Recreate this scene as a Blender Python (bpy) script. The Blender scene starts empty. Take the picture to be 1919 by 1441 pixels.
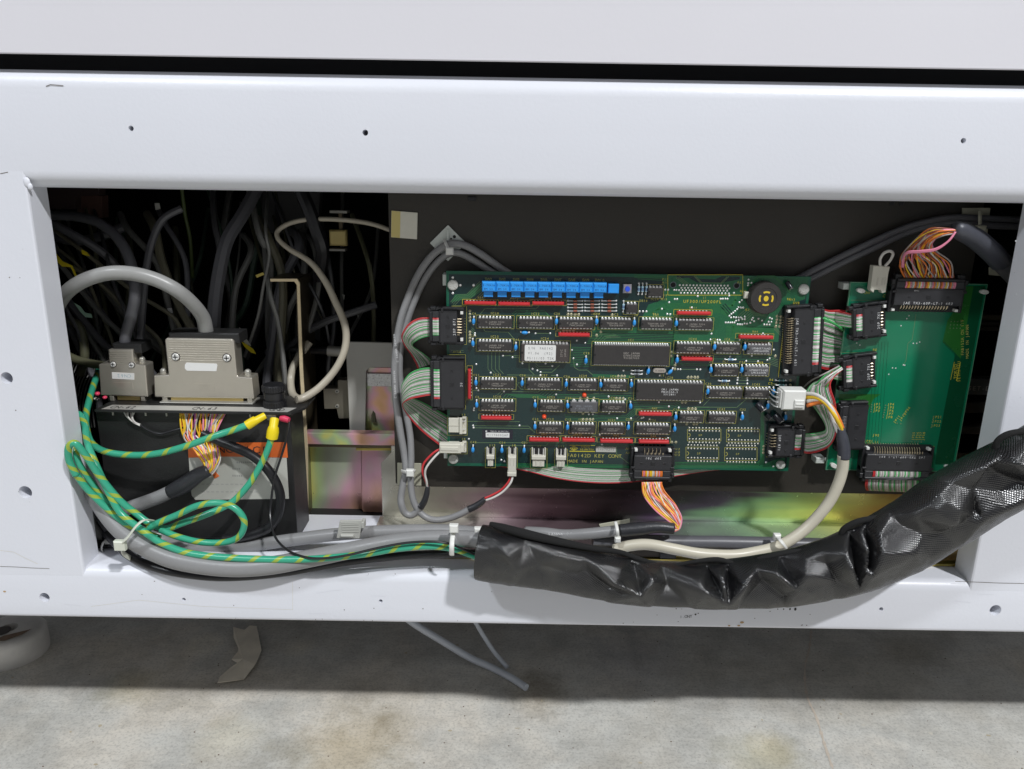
import bpy, math, random
from mathutils import Vector, Matrix
random.seed(7)
sc = bpy.context.scene
col = sc.collection
# ------------------------------------------------------------------ camera
W0, H0, F = 1919.0, 1441.0, 1442.0
CAM = Vector((0.0, -522.0, 160.0))            # millimetres
PITCH, ROLL = math.radians(15.5), math.radians(0.93)
_f = Vector((0, math.cos(PITCH), -math.sin(PITCH)))
_u = Vector((0, math.sin(PITCH), math.cos(PITCH)))
_r = Vector((1, 0, 0))
_r2 = _r*math.cos(ROLL) + _u*math.sin(ROLL)
_u2 = -_r*math.sin(ROLL) + _u*math.cos(ROLL)
cam = bpy.data.objects.new('camera', bpy.data.cameras.new('camera'))
col.objects.link(cam)
cam.matrix_world = Matrix(((_r2.x, _u2.x, -_f.x, CAM.x*.001), (_r2.y, _u2.y, -_f.y, CAM.y*.001),
                           (_r2.z, _u2.z, -_f.z, CAM.z*.001), (0, 0, 0, 1)))
cam.data.sensor_width = 36.0
cam.data.lens = F/W0*36.0
cam.data.clip_start = 0.01
cam.data.clip_end = 50
sc.camera = cam
# ------------------------------------------------------------------ world and lamps
wd = bpy.data.worlds.new('World'); sc.world = wd; wd.use_nodes = True
wd.node_tree.nodes['Background'].inputs[0].default_value = (.92, .94, 1.0, 1)
wd.node_tree.nodes['Background'].inputs[1].default_value = 0.215
def lamp(name, loc, target, sx, sy, power, colr):
    l = bpy.data.lights.new(name, 'AREA'); l.shape = 'RECTANGLE'; l.size = sx; l.size_y = sy
    l.energy = power; l.color = colr
    o = bpy.data.objects.new(name, l); col.objects.link(o); o.location = loc
    o.rotation_euler = (Vector(target)-Vector(loc)).to_track_quat('-Z', 'Y').to_euler()
lamp('ceiling_lamp', (2.7, -3.5, 4.95), (0, 0, 0), .32, .18, 345, (.97, .98, 1.0))
lamp('ceiling_lamp', (-2.4, -2.9, 4.4), (0, 0, 0), .55, .2, 105, (.90, .95, 1.0))
sc.view_settings.view_transform = 'Standard'
sc.view_settings.look = 'None'
sc.view_settings.exposure = 0.0
sc.view_settings.gamma = 1.0
sc.render.engine = 'CYCLES'
# ------------------------------------------------------------------ projection helpers (photo pixel -> point in the place, mm)
def ray(u, v):
    return _f + _r2*((u-(W0-1)/2)/F) - _u2*((v-(H0-1)/2)/F)
def P(u, v, Y):
    d = ray(u, v)
    return CAM + d*((Y-CAM.y)/d.y)
def PZ(u, v, Z):
    d = ray(u, v)
    return CAM + d*((Z-CAM.z)/d.z)
def ppm(u, v, Y):                                  # pixels per mm there
    return 1.0/((P(u+5, v, Y)-P(u-5, v, Y)).length/10)
# ------------------------------------------------------------------ materials
MATS = {}
def nodes_of(m):
    return m.node_tree.nodes, m.node_tree.links
def mat(name, base, rough=.5, metal=0.0, noise=0.0, scale=60, bump=0.0, bscale=None, spec=.5, coat=0.0, sheen=0, transl=0):
    if name in MATS: return MATS[name]
    m = bpy.data.materials.new(name); m.use_nodes = True
    n, l = nodes_of(m); b = n['Principled BSDF']
    b.inputs['Base Color'].default_value = (*base, 1)
    b.inputs['Roughness'].default_value = rough
    b.inputs['Metallic'].default_value = metal
    b.inputs['Specular IOR Level'].default_value = spec
    b.inputs['Coat Weight'].default_value = coat
    b.inputs['Coat Roughness'].default_value = .12
    if transl: b.inputs['Transmission Weight'].default_value = transl
    tc = n.new('ShaderNodeTexCoord')
    if noise:
        t = n.new('ShaderNodeTexNoise'); t.inputs['Scale'].default_value = scale; t.inputs['Detail'].default_value = 6
        l.new(tc.outputs['Object'], t.inputs['Vector'])
        mx = n.new('ShaderNodeMix'); mx.data_type = 'RGBA'; mx.blend_type = 'MIX'
        mx.inputs[6].default_value = (*[c*(1-noise) for c in base], 1)
        mx.inputs[7].default_value = (*[min(1, c*(1+noise)) for c in base], 1)
        l.new(t.outputs['Fac'], mx.inputs[0]); l.new(mx.outputs[2], b.inputs['Base Color'])
        mr = n.new('ShaderNodeMapRange'); mr.inputs[3].default_value = max(.02, rough-.1); mr.inputs[4].default_value = min(1, rough+.12)
        l.new(t.outputs['Fac'], mr.inputs[0]); l.new(mr.outputs[0], b.inputs['Roughness'])
    if bump:
        t2 = n.new('ShaderNodeTexNoise'); t2.inputs['Scale'].default_value = bscale or scale; t2.inputs['Detail'].default_value = 4
        l.new(tc.outputs['Object'], t2.inputs['Vector'])
        bp = n.new('ShaderNodeBump'); bp.inputs['Strength'].default_value = bump; bp.inputs['Distance'].default_value = .001
        l.new(t2.outputs['Fac'], bp.inputs['Height']); l.new(bp.outputs[0], b.inputs['Normal'])
    MATS[name] = m
    return m
def ramp(n, stops):
    r = n.new('ShaderNodeValToRGB'); e = r.color_ramp.elements
    while len(e) < len(stops): e.new(.5)
    for i, (p, c) in enumerate(stops):
        e[i].position = p; e[i].color = (*c, 1)
    return r
def zinc(name, sx, sz, dark=1.0, seed=0, rough=.27, shift=0):
    m = bpy.data.materials.new(name); m.use_nodes = True
    n, l = nodes_of(m); b = n['Principled BSDF']
    tc = n.new('ShaderNodeTexCoord'); mp = n.new('ShaderNodeMapping')
    mp.inputs['Scale'].default_value = (sx, 4, sz); mp.inputs['Location'].default_value = (seed, seed*1.7, seed*.3)
    l.new(tc.outputs['Object'], mp.inputs[0])
    t = n.new('ShaderNodeTexNoise'); t.inputs['Scale'].default_value = 1.0; t.inputs['Detail'].default_value = 2.5
    l.new(mp.outputs[0], t.inputs['Vector'])
    sp = n.new('ShaderNodeSeparateXYZ'); l.new(tc.outputs['Object'], sp.inputs[0])
    # iridescence drifts along the sheet towards yellow green at its right end
    ma = n.new('ShaderNodeMath'); ma.operation = 'MULTIPLY_ADD'; ma.inputs[1].default_value = shift; l.new(sp.outputs[0], ma.inputs[0]); l.new(t.outputs['Fac'], ma.inputs[2])
    r = ramp(n, [(.22, (.42, .27, .10)), (.36, (.52, .33, .24)), (.44, (.50, .31, .36)), (.50, (.36, .38, .30)), (.56, (.40, .50, .28)), (.64, (.62, .58, .20)), (.76, (.66, .42, .26)), (.9, (.50, .48, .20))])
    l.new(ma.outputs[0], r.inputs[0])
    hs = n.new('ShaderNodeHueSaturation'); hs.inputs['Saturation'].default_value = 1.15; hs.inputs['Value'].default_value = dark
    l.new(r.outputs[0], hs.inputs['Color']); l.new(hs.outputs[0], b.inputs['Base Color'])
    b.inputs['Metallic'].default_value = .55
    mp2 = n.new('ShaderNodeMapping'); mp2.inputs['Scale'].default_value = (90, 60, 60); l.new(tc.outputs['Object'], mp2.inputs[0])
    t3 = n.new('ShaderNodeTexNoise'); t3.inputs['Scale'].default_value = 1; t3.inputs['Detail'].default_value = 5; l.new(mp2.outputs[0], t3.inputs['Vector'])
    mr = n.new('ShaderNodeMapRange'); mr.inputs[3].default_value = rough-.08; mr.inputs[4].default_value = rough+.14
    l.new(t3.outputs['Fac'], mr.inputs[0]); l.new(mr.outputs[0], b.inputs['Roughness'])
    MATS[name] = m
    return m
def stripe_mat(name, a, c, k, frac=.33):
    m = bpy.data.materials.new(name); m.use_nodes = True
    n, l = nodes_of(m); b = n['Principled BSDF']; b.inputs['Roughness'].default_value = .28
    uv = n.new('ShaderNodeUVMap'); uv.uv_map = 'UVMap'
    sp = n.new('ShaderNodeSeparateXYZ'); l.new(uv.outputs[0], sp.inputs[0])
    ma = n.new('ShaderNodeMath'); ma.operation = 'MULTIPLY_ADD'; ma.inputs[1].default_value = k
    l.new(sp.outputs[1], ma.inputs[0]); l.new(sp.outputs[0], ma.inputs[2])
    fr = n.new('ShaderNodeMath'); fr.operation = 'FRACT'; l.new(ma.outputs[0], fr.inputs[0])
    lt = n.new('ShaderNodeMath'); lt.operation = 'LESS_THAN'; lt.inputs[1].default_value = frac; l.new(fr.outputs[0], lt.inputs[0])
    mx = n.new('ShaderNodeMix'); mx.data_type = 'RGBA'; mx.inputs[6].default_value = (*a, 1); mx.inputs[7].default_value = (*c, 1)
    l.new(lt.outputs[0], mx.inputs[0]); l.new(mx.outputs[2], b.inputs['Base Color'])
    MATS[name] = m
    return m

WHITE = mat('white_enamel', (.76, .775, .83), .34, 0, .025, 9, .10, 420)
WHITE2 = mat('upper_panel_paint', (.75, .74, .78), .42, 0, .02, 6, .06, 300)
BLKPAINT = mat('black_painted_steel', (.031, .027, .021), .48, 0, .18, 40, .15, 900)
BLKBOX = mat('black_box_paint', (.018, .018, .018), .42, 0, .25, 50, .15, 900)
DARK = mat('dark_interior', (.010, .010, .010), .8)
DIRT = mat('dirty_dark_steel', (.05, .042, .034), .5, .4, .4, 60)
BRACK = mat('olive_bracket', (.16, .13, .085), .38, .8, .3, 50)
BRASSEDGE = mat('bright_cut_edge', (.80, .66, .42), .4, .3, .15, 90)
SILVER = mat('grey_nickel', (.42, .41, .37), .40, .5, .1, 70)
HOOD = mat('nickel_hood', (.62, .58, .50), .33, .78, .07, 120, .10, 1500)
GOLD = mat('brass_shell', (.75, .58, .25), .3, .9)
SOLDER = mat('tinned_solder', (.88, .88, .86), .3, .35)
PINM = mat('tinned_pin', (.88, .88, .86), .28, .4)
PINGOLD = mat('pale_gold_pin', (.78, .66, .46), .28, .9)
CHIP = mat('chip_epoxy', (.040, .037, .036), .42, 0, .2, 300, .15, 3000)
CHIPG = mat('chip_grey_epoxy', (.10, .10, .105), .45, 0, .15, 300)
CHIPB = mat('chip_brown_ceramic', (.060, .050, .047), .5, 0, .2, 300)
MARK = mat('chip_marking_ink', (.40, .37, .33), .6)
MARKW = mat('white_marking_ink', (.72, .72, .72), .55)
SILK = mat('silkscreen_yellow', (.47, .44, .10), .55)
SILKB = mat('silkscreen_bright_yellow', (.62, .54, .04), .5)
PCB = mat('solder_mask_dark', (.006, .027, .027), .25, 0, .2, 30, 0, 0, .5, .25)
PCBG = mat('solder_mask_green', (.012, .115, .046), .28, 0, .15, 60, 0, 0, .5, .2)
PCBE = mat('board_edge_green', (.006, .10, .055), .35, 0, .1, 60)
TRACE = mat('copper_trace_under_mask', (.028, .15, .055), .30, .0)
TRACEL = mat('light_trace', (.14, .23, .11), .35, .2)
RPCB = mat('second_board_mask', (.005, .19, .090), .22, 0, .25, 14, 0, 0, .5, .3)
RPCBG = mat('second_board_yellow_green', (.022, .15, .025), .25, 0, .15, 30)
RPCBD = mat('second_board_dark_green', (.003, .075, .030), .25, 0, .15, 30)
BLUE = mat('blue_cap', (.035, .32, .78), .35, 0, .08, 400)
BLUET = mat('blue_trimmer', (.03, .33, .88), .38, 0, .05, 100)
NAVY = mat('navy_ink', (.01, .04, .18), .6)
RED = mat('red_resin', (.55, .030, .035), .30, 0, .12, 300)
REDLED = mat('red_led_lens', (.85, .09, .03), .2)
RESB = mat('resistor_blue', (.42, .62, .72), .4)
REST = mat('resistor_teal', (.12, .26, .26), .4)
RESG = mat('resistor_grey', (.25, .28, .30), .4)
RUST = mat('glass_diode_red', (.32, .10, .06), .35)
IVORY = mat('ivory_nylon', (.66, .64, .55), .42, 0, .06, 200)
PWHITE = mat('white_nylon', (.78, .78, .74), .4, 0, .04, 200)
NYLON = mat('clear_nylon', (.62, .66, .62), .35, 0, .08, 300)
IDC = mat('black_connector_plastic', (.018, .018, .020), .42, 0, .25, 200, .12, 2500)
IDC2 = mat('black_connector_cover', (.028, .028, .031), .40, 0, .2, 200, .12, 2500)
WRED = mat('wire_red', (.58, .04, .045), .34)
WGRN = mat('wire_green', (.07, .42, .12), .34)
WWHT = mat('wire_white', (.70, .68, .64), .34)
WGRY = mat('wire_pale_grey', (.42, .38, .36), .34)
WYEL = mat('wire_yellow', (.85, .55, .03), .34)
WORG = mat('wire_orange', (.80, .22, .04), .34)
WPNK = mat('wire_pink', (.80, .26, .38), .34)
WBRN = mat('wire_brown', (.30, .09, .05), .34)
WPUR = mat('wire_purple', (.35, .08, .30), .34)
WBLK = mat('wire_black', (.012, .012, .014), .35)
CGREY = mat('cable_grey_jacket', (.26, .26, .262), .36, 0, .06, 120, .08, 900)
CGREYD = mat('cable_dark_grey_jacket', (.105, .105, .115), .38, 0, .08, 120)
CLIGHT = mat('cable_light_grey_jacket', (.31, .31, .30), .34, 0, .05, 120)
CBEIGE = mat('cable_beige_jacket', (.43, .39, .31), .36, 0, .08, 60)
CPALE = mat('cable_ivory_jacket', (.60, .56, .45), .36, 0, .06, 60)
SHRINK = mat('heat_shrink_black', (.030, .031, .035), .36, 0, .2, 300, .2, 900)
SHRINKG = mat('heat_shrink_slate', (.060, .063, .078), .36, 0, .15, 300, .2, 900)
MOUNT = mat('cable_mount_plastic', (.50, .49, .38), .5, 0, .06, 200)
LABELW = mat('label_paper', (.78, .78, .76), .55)
LABELG = mat('label_worn_grey', (.50, .50, .45), .55, 0, .08, 60)
LABELS = mat('label_silver', (.55, .54, .50), .4, .3)
ORANGE = mat('label_orange', (.72, .15, .03), .45, 0, .08, 60)
INK = mat('label_ink', (.03, .03, .03), .6)
INKG = mat('faded_ink', (.22, .22, .22), .6)
KNOB = mat('black_knob', (.016, .016, .018), .30)
YELT = mat('yellow_terminal_sleeve', (.86, .66, .01), .42)
PINKT = mat('red_terminal_sleeve', (.70, .05, .12), .4)
VELCRO = mat('velcro_black', (.010, .010, .010), .9, 0, .3, 900, .8, 2500)
TAPEP = mat('torn_paper_tape', (.80, .73, .60), .8, 0, .25, 60)
GNDW = stripe_mat('green_yellow_wire', (.045, .38, .235), (.34, .45, .06), 58.0, .24)
def tray_zinc():
    m = bpy.data.materials.new('zinc_tray'); m.use_nodes = True
    n, l = nodes_of(m); b = n['Principled BSDF']; tc = n.new('ShaderNodeTexCoord')
    mp = n.new('ShaderNodeMapping'); mp.inputs['Scale'].default_value = (5, 6, 42); l.new(tc.outputs['Object'], mp.inputs[0])
    t = n.new('ShaderNodeTexNoise'); t.inputs['Scale'].default_value = 1.3; t.inputs['Detail'].default_value = 2; l.new(mp.outputs[0], t.inputs['Vector'])
    sp = n.new('ShaderNodeSeparateXYZ'); l.new(tc.outputs['Object'], sp.inputs[0])
    a = n.new('ShaderNodeMath'); a.operation = 'MULTIPLY_ADD'; a.inputs[1].default_value = 2.15; a.inputs[2].default_value = -.34; l.new(sp.outputs[0], a.inputs[0])
    c = n.new('ShaderNodeMath'); c.operation = 'MULTIPLY_ADD'; c.inputs[1].default_value = .45; l.new(t.outputs['Fac'], c.inputs[0]); l.new(a.outputs[0], c.inputs[2])
    r = ramp(n, [(0, (.62, .60, .52)), (.12, (.58, .45, .48)), (.20, (.26, .18, .20)), (.30, (.15, .11, .115)), (.42, (.13, .13, .12)), (.50, (.22, .16, .24)), (.57, (.46, .66, .44)), (.70, (.86, .92, .38)), (.86, (.98, .68, .30))])  # dark middle stops put the sheet's dark reflections into its colour
    l.new(c.outputs[0], r.inputs[0]); l.new(r.outputs[0], b.inputs['Base Color'])
    b.inputs['Metallic'].default_value = .6
    t2 = n.new('ShaderNodeTexNoise'); t2.inputs['Scale'].default_value = 90; t2.inputs['Detail'].default_value = 5; l.new(tc.outputs['Object'], t2.inputs['Vector'])
    mr = n.new('ShaderNodeMapRange'); mr.inputs[3].default_value = .16; mr.inputs[4].default_value = .34; l.new(t2.outputs['Fac'], mr.inputs[0]); l.new(mr.outputs[0], b.inputs['Roughness'])
    t3 = n.new('ShaderNodeTexNoise'); t3.inputs['Scale'].default_value = 9; l.new(tc.outputs['Object'], t3.inputs['Vector'])
    bp = n.new('ShaderNodeBump'); bp.inputs['Strength'].default_value = .12; bp.inputs['Distance'].default_value = .004; l.new(t3.outputs['Fac'], bp.inputs['Height']); l.new(bp.outputs[0], b.inputs['Normal'])
    return m
Z1 = tray_zinc()
Z2 = zinc('zinc_plate', 14, 6, 1.45, 8.3, .28)
Z3 = zinc('zinc_bar', 30, 30, 1.5, 1.3, .32)
YZ = mat('yellow_zinc', (.62, .50, .14), .3, .8, .2, 30)
# floor concrete
def concrete():
    m = bpy.data.materials.new('concrete'); m.use_nodes = True
    n, l = nodes_of(m); b = n['Principled BSDF']; tc = n.new('ShaderNodeTexCoord')
    def noise(s, d, rot=0, sc3=(1, 1, 1), rough=.6):
        mp = n.new('ShaderNodeMapping'); mp.inputs['Scale'].default_value = sc3; mp.inputs['Rotation'].default_value = (0, 0, rot); l.new(tc.outputs['Object'], mp.inputs[0])
        t = n.new('ShaderNodeTexNoise'); t.inputs['Scale'].default_value = s; t.inputs['Detail'].default_value = d; t.inputs['Roughness'].default_value = rough
        l.new(mp.outputs[0], t.inputs['Vector']); return t
    a = noise(5.5, 8); c = noise(28, 10, 0, (1, 1, 1), .75); s = noise(30, 6, .5, (1, 9, 1), .7); g = noise(420, 4)
    r1 = ramp(n, [(.28, (.45, .44, .39)), (.42, (.56, .535, .475)), (.52, (.60, .59, .545)), (.64, (.68, .635, .555)), (.76, (.54, .485, .385))])
    l.new(a.outputs['Fac'], r1.inputs[0])
    def mul(x, fac, lo, hi, f):
        r = ramp(n, [(lo, (f, f, f)), (hi, (1.0, 1.0, 1.0))]); l.new(fac, r.inputs[0])
        mx = n.new('ShaderNodeMix'); mx.data_type = 'RGBA'; mx.blend_type = 'MULTIPLY'; mx.inputs[0].default_value = 1
        l.new(x, mx.inputs[6]); l.new(r.outputs[0], mx.inputs[7]); return mx.outputs[2]
    x = mul(r1.outputs[0], c.outputs['Fac'], .38, .58, .76)
    x = mul(x, s.outputs['Fac'], .35, .5, .93)
    x = mul(x, g.outputs['Fac'], .38, .50, .80)
    for (u, v, rr_, cc_) in ((650, 1410, .050, (.84, .78, .66)), (1020, 1298, .030, (.62, .58, .52)), (250, 1285, .028, (.86, .83, .72)), (385, 1208, .022, (1.35, 1.32, 1.25)), (430, 1380, .028, (1.16, 1.12, 1.02)), (1430, 1425, .035, (.90, .88, .76)), (1190, 1235, .05, (.86, .86, .9)), (1700, 1215, .03, (.8, .77, .72)), (1440, 1400, .02, (1.15, 1.1, 1.0)), (560, 1215, .016, (1.2, 1.17, 1.1))):
        c_ = PZ(u, v, -312.0)*.001
        mp = n.new('ShaderNodeMapping'); mp.inputs['Location'].default_value = (-c_.x, -c_.y, .312*0); l.new(tc.outputs['Object'], mp.inputs[0])
        sp_ = n.new('ShaderNodeSeparateXYZ'); l.new(mp.outputs[0], sp_.inputs[0]); cb_ = n.new('ShaderNodeCombineXYZ'); l.new(sp_.outputs[0], cb_.inputs[0]); l.new(sp_.outputs[1], cb_.inputs[1])
        ln = n.new('ShaderNodeVectorMath'); ln.operation = 'LENGTH'; l.new(cb_.outputs[0], ln.inputs[0])
        ad = n.new('ShaderNodeMath'); ad.operation = 'MULTIPLY_ADD'; ad.inputs[1].default_value = rr_*2.2; l.new(c.outputs['Fac'], ad.inputs[0]); l.new(ln.outputs['Value'], ad.inputs[2])
        mr_ = n.new('ShaderNodeMapRange'); mr_.inputs[1].default_value = rr_*1.5; mr_.inputs[2].default_value = rr_*2.4; mr_.inputs[3].default_value = .85; mr_.inputs[4].default_value = 0; l.new(ad.outputs[0], mr_.inputs[0])
        mx_ = n.new('ShaderNodeMix'); mx_.data_type = 'RGBA'; mx_.blend_type = 'MULTIPLY'; l.new(mr_.outputs[0], mx_.inputs[0]); l.new(x, mx_.inputs[6]); mx_.inputs[7].default_value = (*cc_, 1); x = mx_.outputs[2]
    l.new(x, b.inputs['Base Color']); b.inputs['Roughness'].default_value = .62
    bp = n.new('ShaderNodeBump'); bp.inputs['Strength'].default_value = .30; bp.inputs['Distance'].default_value = .0010
    l.new(c.outputs['Fac'], bp.inputs['Height']); l.new(bp.outputs[0], b.inputs['Normal'])
    return m
CONC = concrete()
# sleeve vinyl with woven emboss
def vinyl():
    m = bpy.data.materials.new('black_woven_vinyl'); m.use_nodes = True
    n, l = nodes_of(m); b = n['Principled BSDF']
    b.inputs['Base Color'].default_value = (.024, .024, .026, 1); b.inputs['Specular IOR Level'].default_value = .95
    uv = n.new('ShaderNodeUVMap'); uv.uv_map = 'UVMap'; tc = n.new('ShaderNodeTexCoord')
    sp = n.new('ShaderNodeSeparateXYZ'); l.new(uv.outputs[0], sp.inputs[0])
    def sinw(sock, k):
        a = n.new('ShaderNodeMath'); a.operation = 'MULTIPLY'; a.inputs[1].default_value = k; l.new(sock, a.inputs[0])
        s = n.new('ShaderNodeMath'); s.operation = 'SINE'; l.new(a.outputs[0], s.inputs[0]); return s.outputs[0]
    s1 = sinw(sp.outputs[0], 6.2832*90); s2 = sinw(sp.outputs[1], 6.2832/.00185)
    mu = n.new('ShaderNodeMath'); mu.operation = 'MULTIPLY'; l.new(s1, mu.inputs[0]); l.new(s2, mu.inputs[1])
    t = n.new('ShaderNodeTexNoise'); t.inputs['Scale'].default_value = 26; t.inputs['Detail'].default_value = 5; l.new(tc.outputs['Object'], t.inputs['Vector'])
    r = ramp(n, [(.5, (.009, .009, .010)), (.64, (.014, .014, .014)), (.78, (.045, .043, .036))]); l.new(t.outputs['Fac'], r.inputs[0]); l.new(r.outputs[0], b.inputs['Base Color'])
    mr = n.new('ShaderNodeMapRange'); mr.inputs[1].default_value = .4; mr.inputs[2].default_value = .7; mr.inputs[3].default_value = .20; mr.inputs[4].default_value = .30
    l.new(t.outputs['Fac'], mr.inputs[0]); l.new(mr.outputs[0], b.inputs['Roughness'])
    bp = n.new('ShaderNodeBump'); bp.inputs['Strength'].default_value = .34; bp.inputs['Distance'].default_value = .0004
    l.new(mu.outputs[0], bp.inputs['Height']); l.new(bp.outputs[0], b.inputs['Normal'])
    return m
VINYL = vinyl()
# ------------------------------------------------------------------ glyphs
_gl = {}
def glyph(ch):
    if ch in _gl: return _gl[ch]
    cu = bpy.data.curves.new('g', 'FONT'); cu.body = ch; cu.resolution_u = 2; cu.size = 1.0; cu.align_x = 'CENTER'
    o = bpy.data.objects.new('g', cu); col.objects.link(o)
    dg = bpy.context.evaluated_depsgraph_get()
    me = bpy.data.meshes.new_from_object(o.evaluated_get(dg))
    vs = [(v.co.x, v.co.y) for v in me.vertices]; fs = [tuple(p.vertices) for p in me.polygons]
    bpy.data.objects.remove(o); bpy.data.meshes.remove(me); bpy.data.curves.remove(cu)
    _gl[ch] = (vs, fs); return _gl[ch]
for ch in 'ABCDEFGHIJKLMNOPQRSTUVWXYZ0123456789-/()*.': glyph(ch)
# ------------------------------------------------------------------ mesh builder (mm)
class MB:
    def __init__(s): s.v = []; s.f = []; s.m = []; s.uv = []; s.ms = []
    def mi(s, m):
        if m not in s.ms: s.ms.append(m)
        return s.ms.index(m)
    def add(s, vs, fs, m, uvs=None):
        o = len(s.v); k = s.mi(m)
        s.v += [tuple(v) for v in vs]
        for i, f in enumerate(fs):
            s.f.append(tuple(a+o for a in f)); s.m.append(k)
            s.uv.append(uvs[i] if uvs else [(0, 0)]*len(f))
    def box(s, x0, x1, y0, y1, z0, z1, m, c=0.0):
        """y0 is the near side; c chamfers the near face"""
        if x0 > x1: x0, x1 = x1, x0
        if z0 > z1: z0, z1 = z1, z0
        if y0 > y1: y0, y1 = y1, y0
        if c <= 0:
            vs = [(x0, y1, z0), (x1, y1, z0), (x1, y1, z1), (x0, y1, z1), (x0, y0, z0), (x1, y0, z0), (x1, y0, z1), (x0, y0, z1)]
            fs = [(0, 3, 2, 1), (4, 5, 6, 7), (0, 1, 5, 4), (1, 2, 6, 5), (2, 3, 7, 6), (3, 0, 4, 7)]
            fs = [tuple(reversed(f)) for f in fs]
            fs = [tuple(reversed(f)) for f in fs]
        else:
            vs = []
            for (d, y) in ((0, y1), (0, y0+c), (c, y0)):
                vs += [(x0+d, y, z0+d), (x1-d, y, z0+d), (x1-d, y, z1-d), (x0+d, y, z1-d)]
            fs = [(3, 2, 1, 0)][:0] + [(0, 3, 2, 1), (8, 9, 10, 11)]
            for k in (0, 4):
                for i in range(4):
                    j = (i+1) % 4
                    fs.append((k+i, k+j, k+4+j, k+4+i))
        s.add(vs, fs, m)
    def prism(s, poly, y0, y1, m):
        """poly: (x,z) outline, counter clockwise seen from the front; extruded from y0 (near) to y1"""
        a = sum(poly[i][0]*poly[(i+1) % len(poly)][1]-poly[(i+1) % len(poly)][0]*poly[i][1] for i in range(len(poly)))
        if a < 0: poly = poly[::-1]
        n = len(poly); vs = [(x, y0, z) for x, z in poly]+[(x, y1, z) for x, z in poly]
        fs = [tuple(range(n)), tuple(reversed(range(n, 2*n)))]
        for i in range(n):
            j = (i+1) % n; fs.append((j, i, n+i, n+j))
        s.add(vs, fs, m)
    def prismx(s, poly, x0, x1, m):
        n = len(poly); vs = [(x0, y, z) for y, z in poly]+[(x1, y, z) for y, z in poly]
        fs = [tuple(reversed(range(n))), tuple(range(n, 2*n))]
        for i in range(n):
            j = (i+1) % n; fs.append((i, j, n+j, n+i))
        s.add(vs, fs, m)
    def cyl(s, a, b, r0, r1, m, n=16, cap=True):
        a = Vector(a); b = Vector(b); d = (b-a).normalized()
        t = Vector((0, 0, 1)) if abs(d.z) < .9 else Vector((1, 0, 0))
        e1 = d.cross(t).normalized(); e2 = d.cross(e1)
        vs = []; fs = []; uvs = []
        for (c, r) in ((a, r0), (b, r1)):
            for i in range(n):
                q = 2*math.pi*i/n; vs.append(c+e1*math.cos(q)*r+e2*math.sin(q)*r)
        for i in range(n):
            j = (i+1) % n; fs.append((i, j, n+j, n+i))
        if cap: fs += [tuple(reversed(range(n))), tuple(range(n, 2*n))]
        s.add(vs, fs, m)
    def disc(s, c, r, m, n=10, y=None, rz=None):
        c = Vector(c); rz = rz or r
        vs = [(c.x+math.cos(2*math.pi*i/n)*r, c.y, c.z+math.sin(2*math.pi*i/n)*rz) for i in range(n)]
        s.add(vs, [tuple(range(n))], m)
    def ring(s, c, r0, r1, m, n=16, a0=0, a1=2*math.pi):
        c = Vector(c); vs = []; full = abs(a1-a0-2*math.pi) < .01; k = n if full else n+1
        for i in range(k):
            q = a0+(a1-a0)*i/n
            vs += [(c.x+math.cos(q)*r0, c.y, c.z+math.sin(q)*r0), (c.x+math.cos(q)*r1, c.y, c.z+math.sin(q)*r1)]
        fs = [(2*i, 2*i+1, (2*i+3) % (2*k), (2*i+2) % (2*k)) for i in range(n)]
        s.add(vs, fs, m)
    def dome(s, c, rx, ry, rz, m, n=10, k=4, full=False):
        """ellipsoid (full) or its near half"""
        c = Vector(c); vs = []; fs = []
        rows = 2*k if full else k
        for j in range(rows+1):
            q = (math.pi if full else math.pi/2)*j/rows
            for i in range(n):
                p = 2*math.pi*i/n
                vs.append((c.x+rx*math.sin(q)*math.cos(p), c.y-ry*math.cos(q), c.z+rz*math.sin(q)*math.sin(p)))
        for j in range(rows):
            for i in range(n):
                i2 = (i+1) % n
                fs.append((j*n+i, (j+1)*n+i, (j+1)*n+i2, j*n+i2))
        s.add(vs, fs, m)
    def tube(s, pts, r, m, n=8, flat=1.0, cap=True):
        """pts Vectors, r number or list; flat scales the section in y"""
        k = len(pts); rs = r if isinstance(r, (list, tuple)) else [r]*k
        vs = []; fs = []; uvs = []; L = 0; prev = None; lens = []
        e1 = None
        for i in range(k):
            d = (pts[min(i+1, k-1)]-pts[max(i-1, 0)])
            if d.length < 1e-6: d = Vector((1, 0, 0))
            d.normalize()
            if e1 is None:
                t = Vector((0, -1, 0)) if abs(d.y) < .9 else Vector((0, 0, 1))
                e1 = (t-d*t.dot(d)).normalized()
            else: e1 = (e1-d*e1.dot(d)).normalized()
            e2 = d.cross(e1)
            if i: L += (pts[i]-pts[i-1]).length
            lens.append(L*.001)
            for j in range(n):
                q = 2*math.pi*j/n; w = e1*math.cos(q)*rs[i]*flat+e2*math.sin(q)*rs[i]
                vs.append(pts[i]+w)
        for i in range(k-1):
            for j in range(n):
                j2 = (j+1) % n
                fs.append((i*n+j, (i+1)*n+j, (i+1)*n+j2, i*n+j2))
                uvs.append([(j/n, lens[i]), (j/n, lens[i+1]), ((j+1)/n, lens[i+1]), ((j+1)/n, lens[i])])
        if cap:
            fs += [tuple(range(n)), tuple(reversed(range((k-1)*n, k*n)))]; uvs += [[(0, 0)]*n]*2
        s.add(vs, fs, m, uvs)
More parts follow.
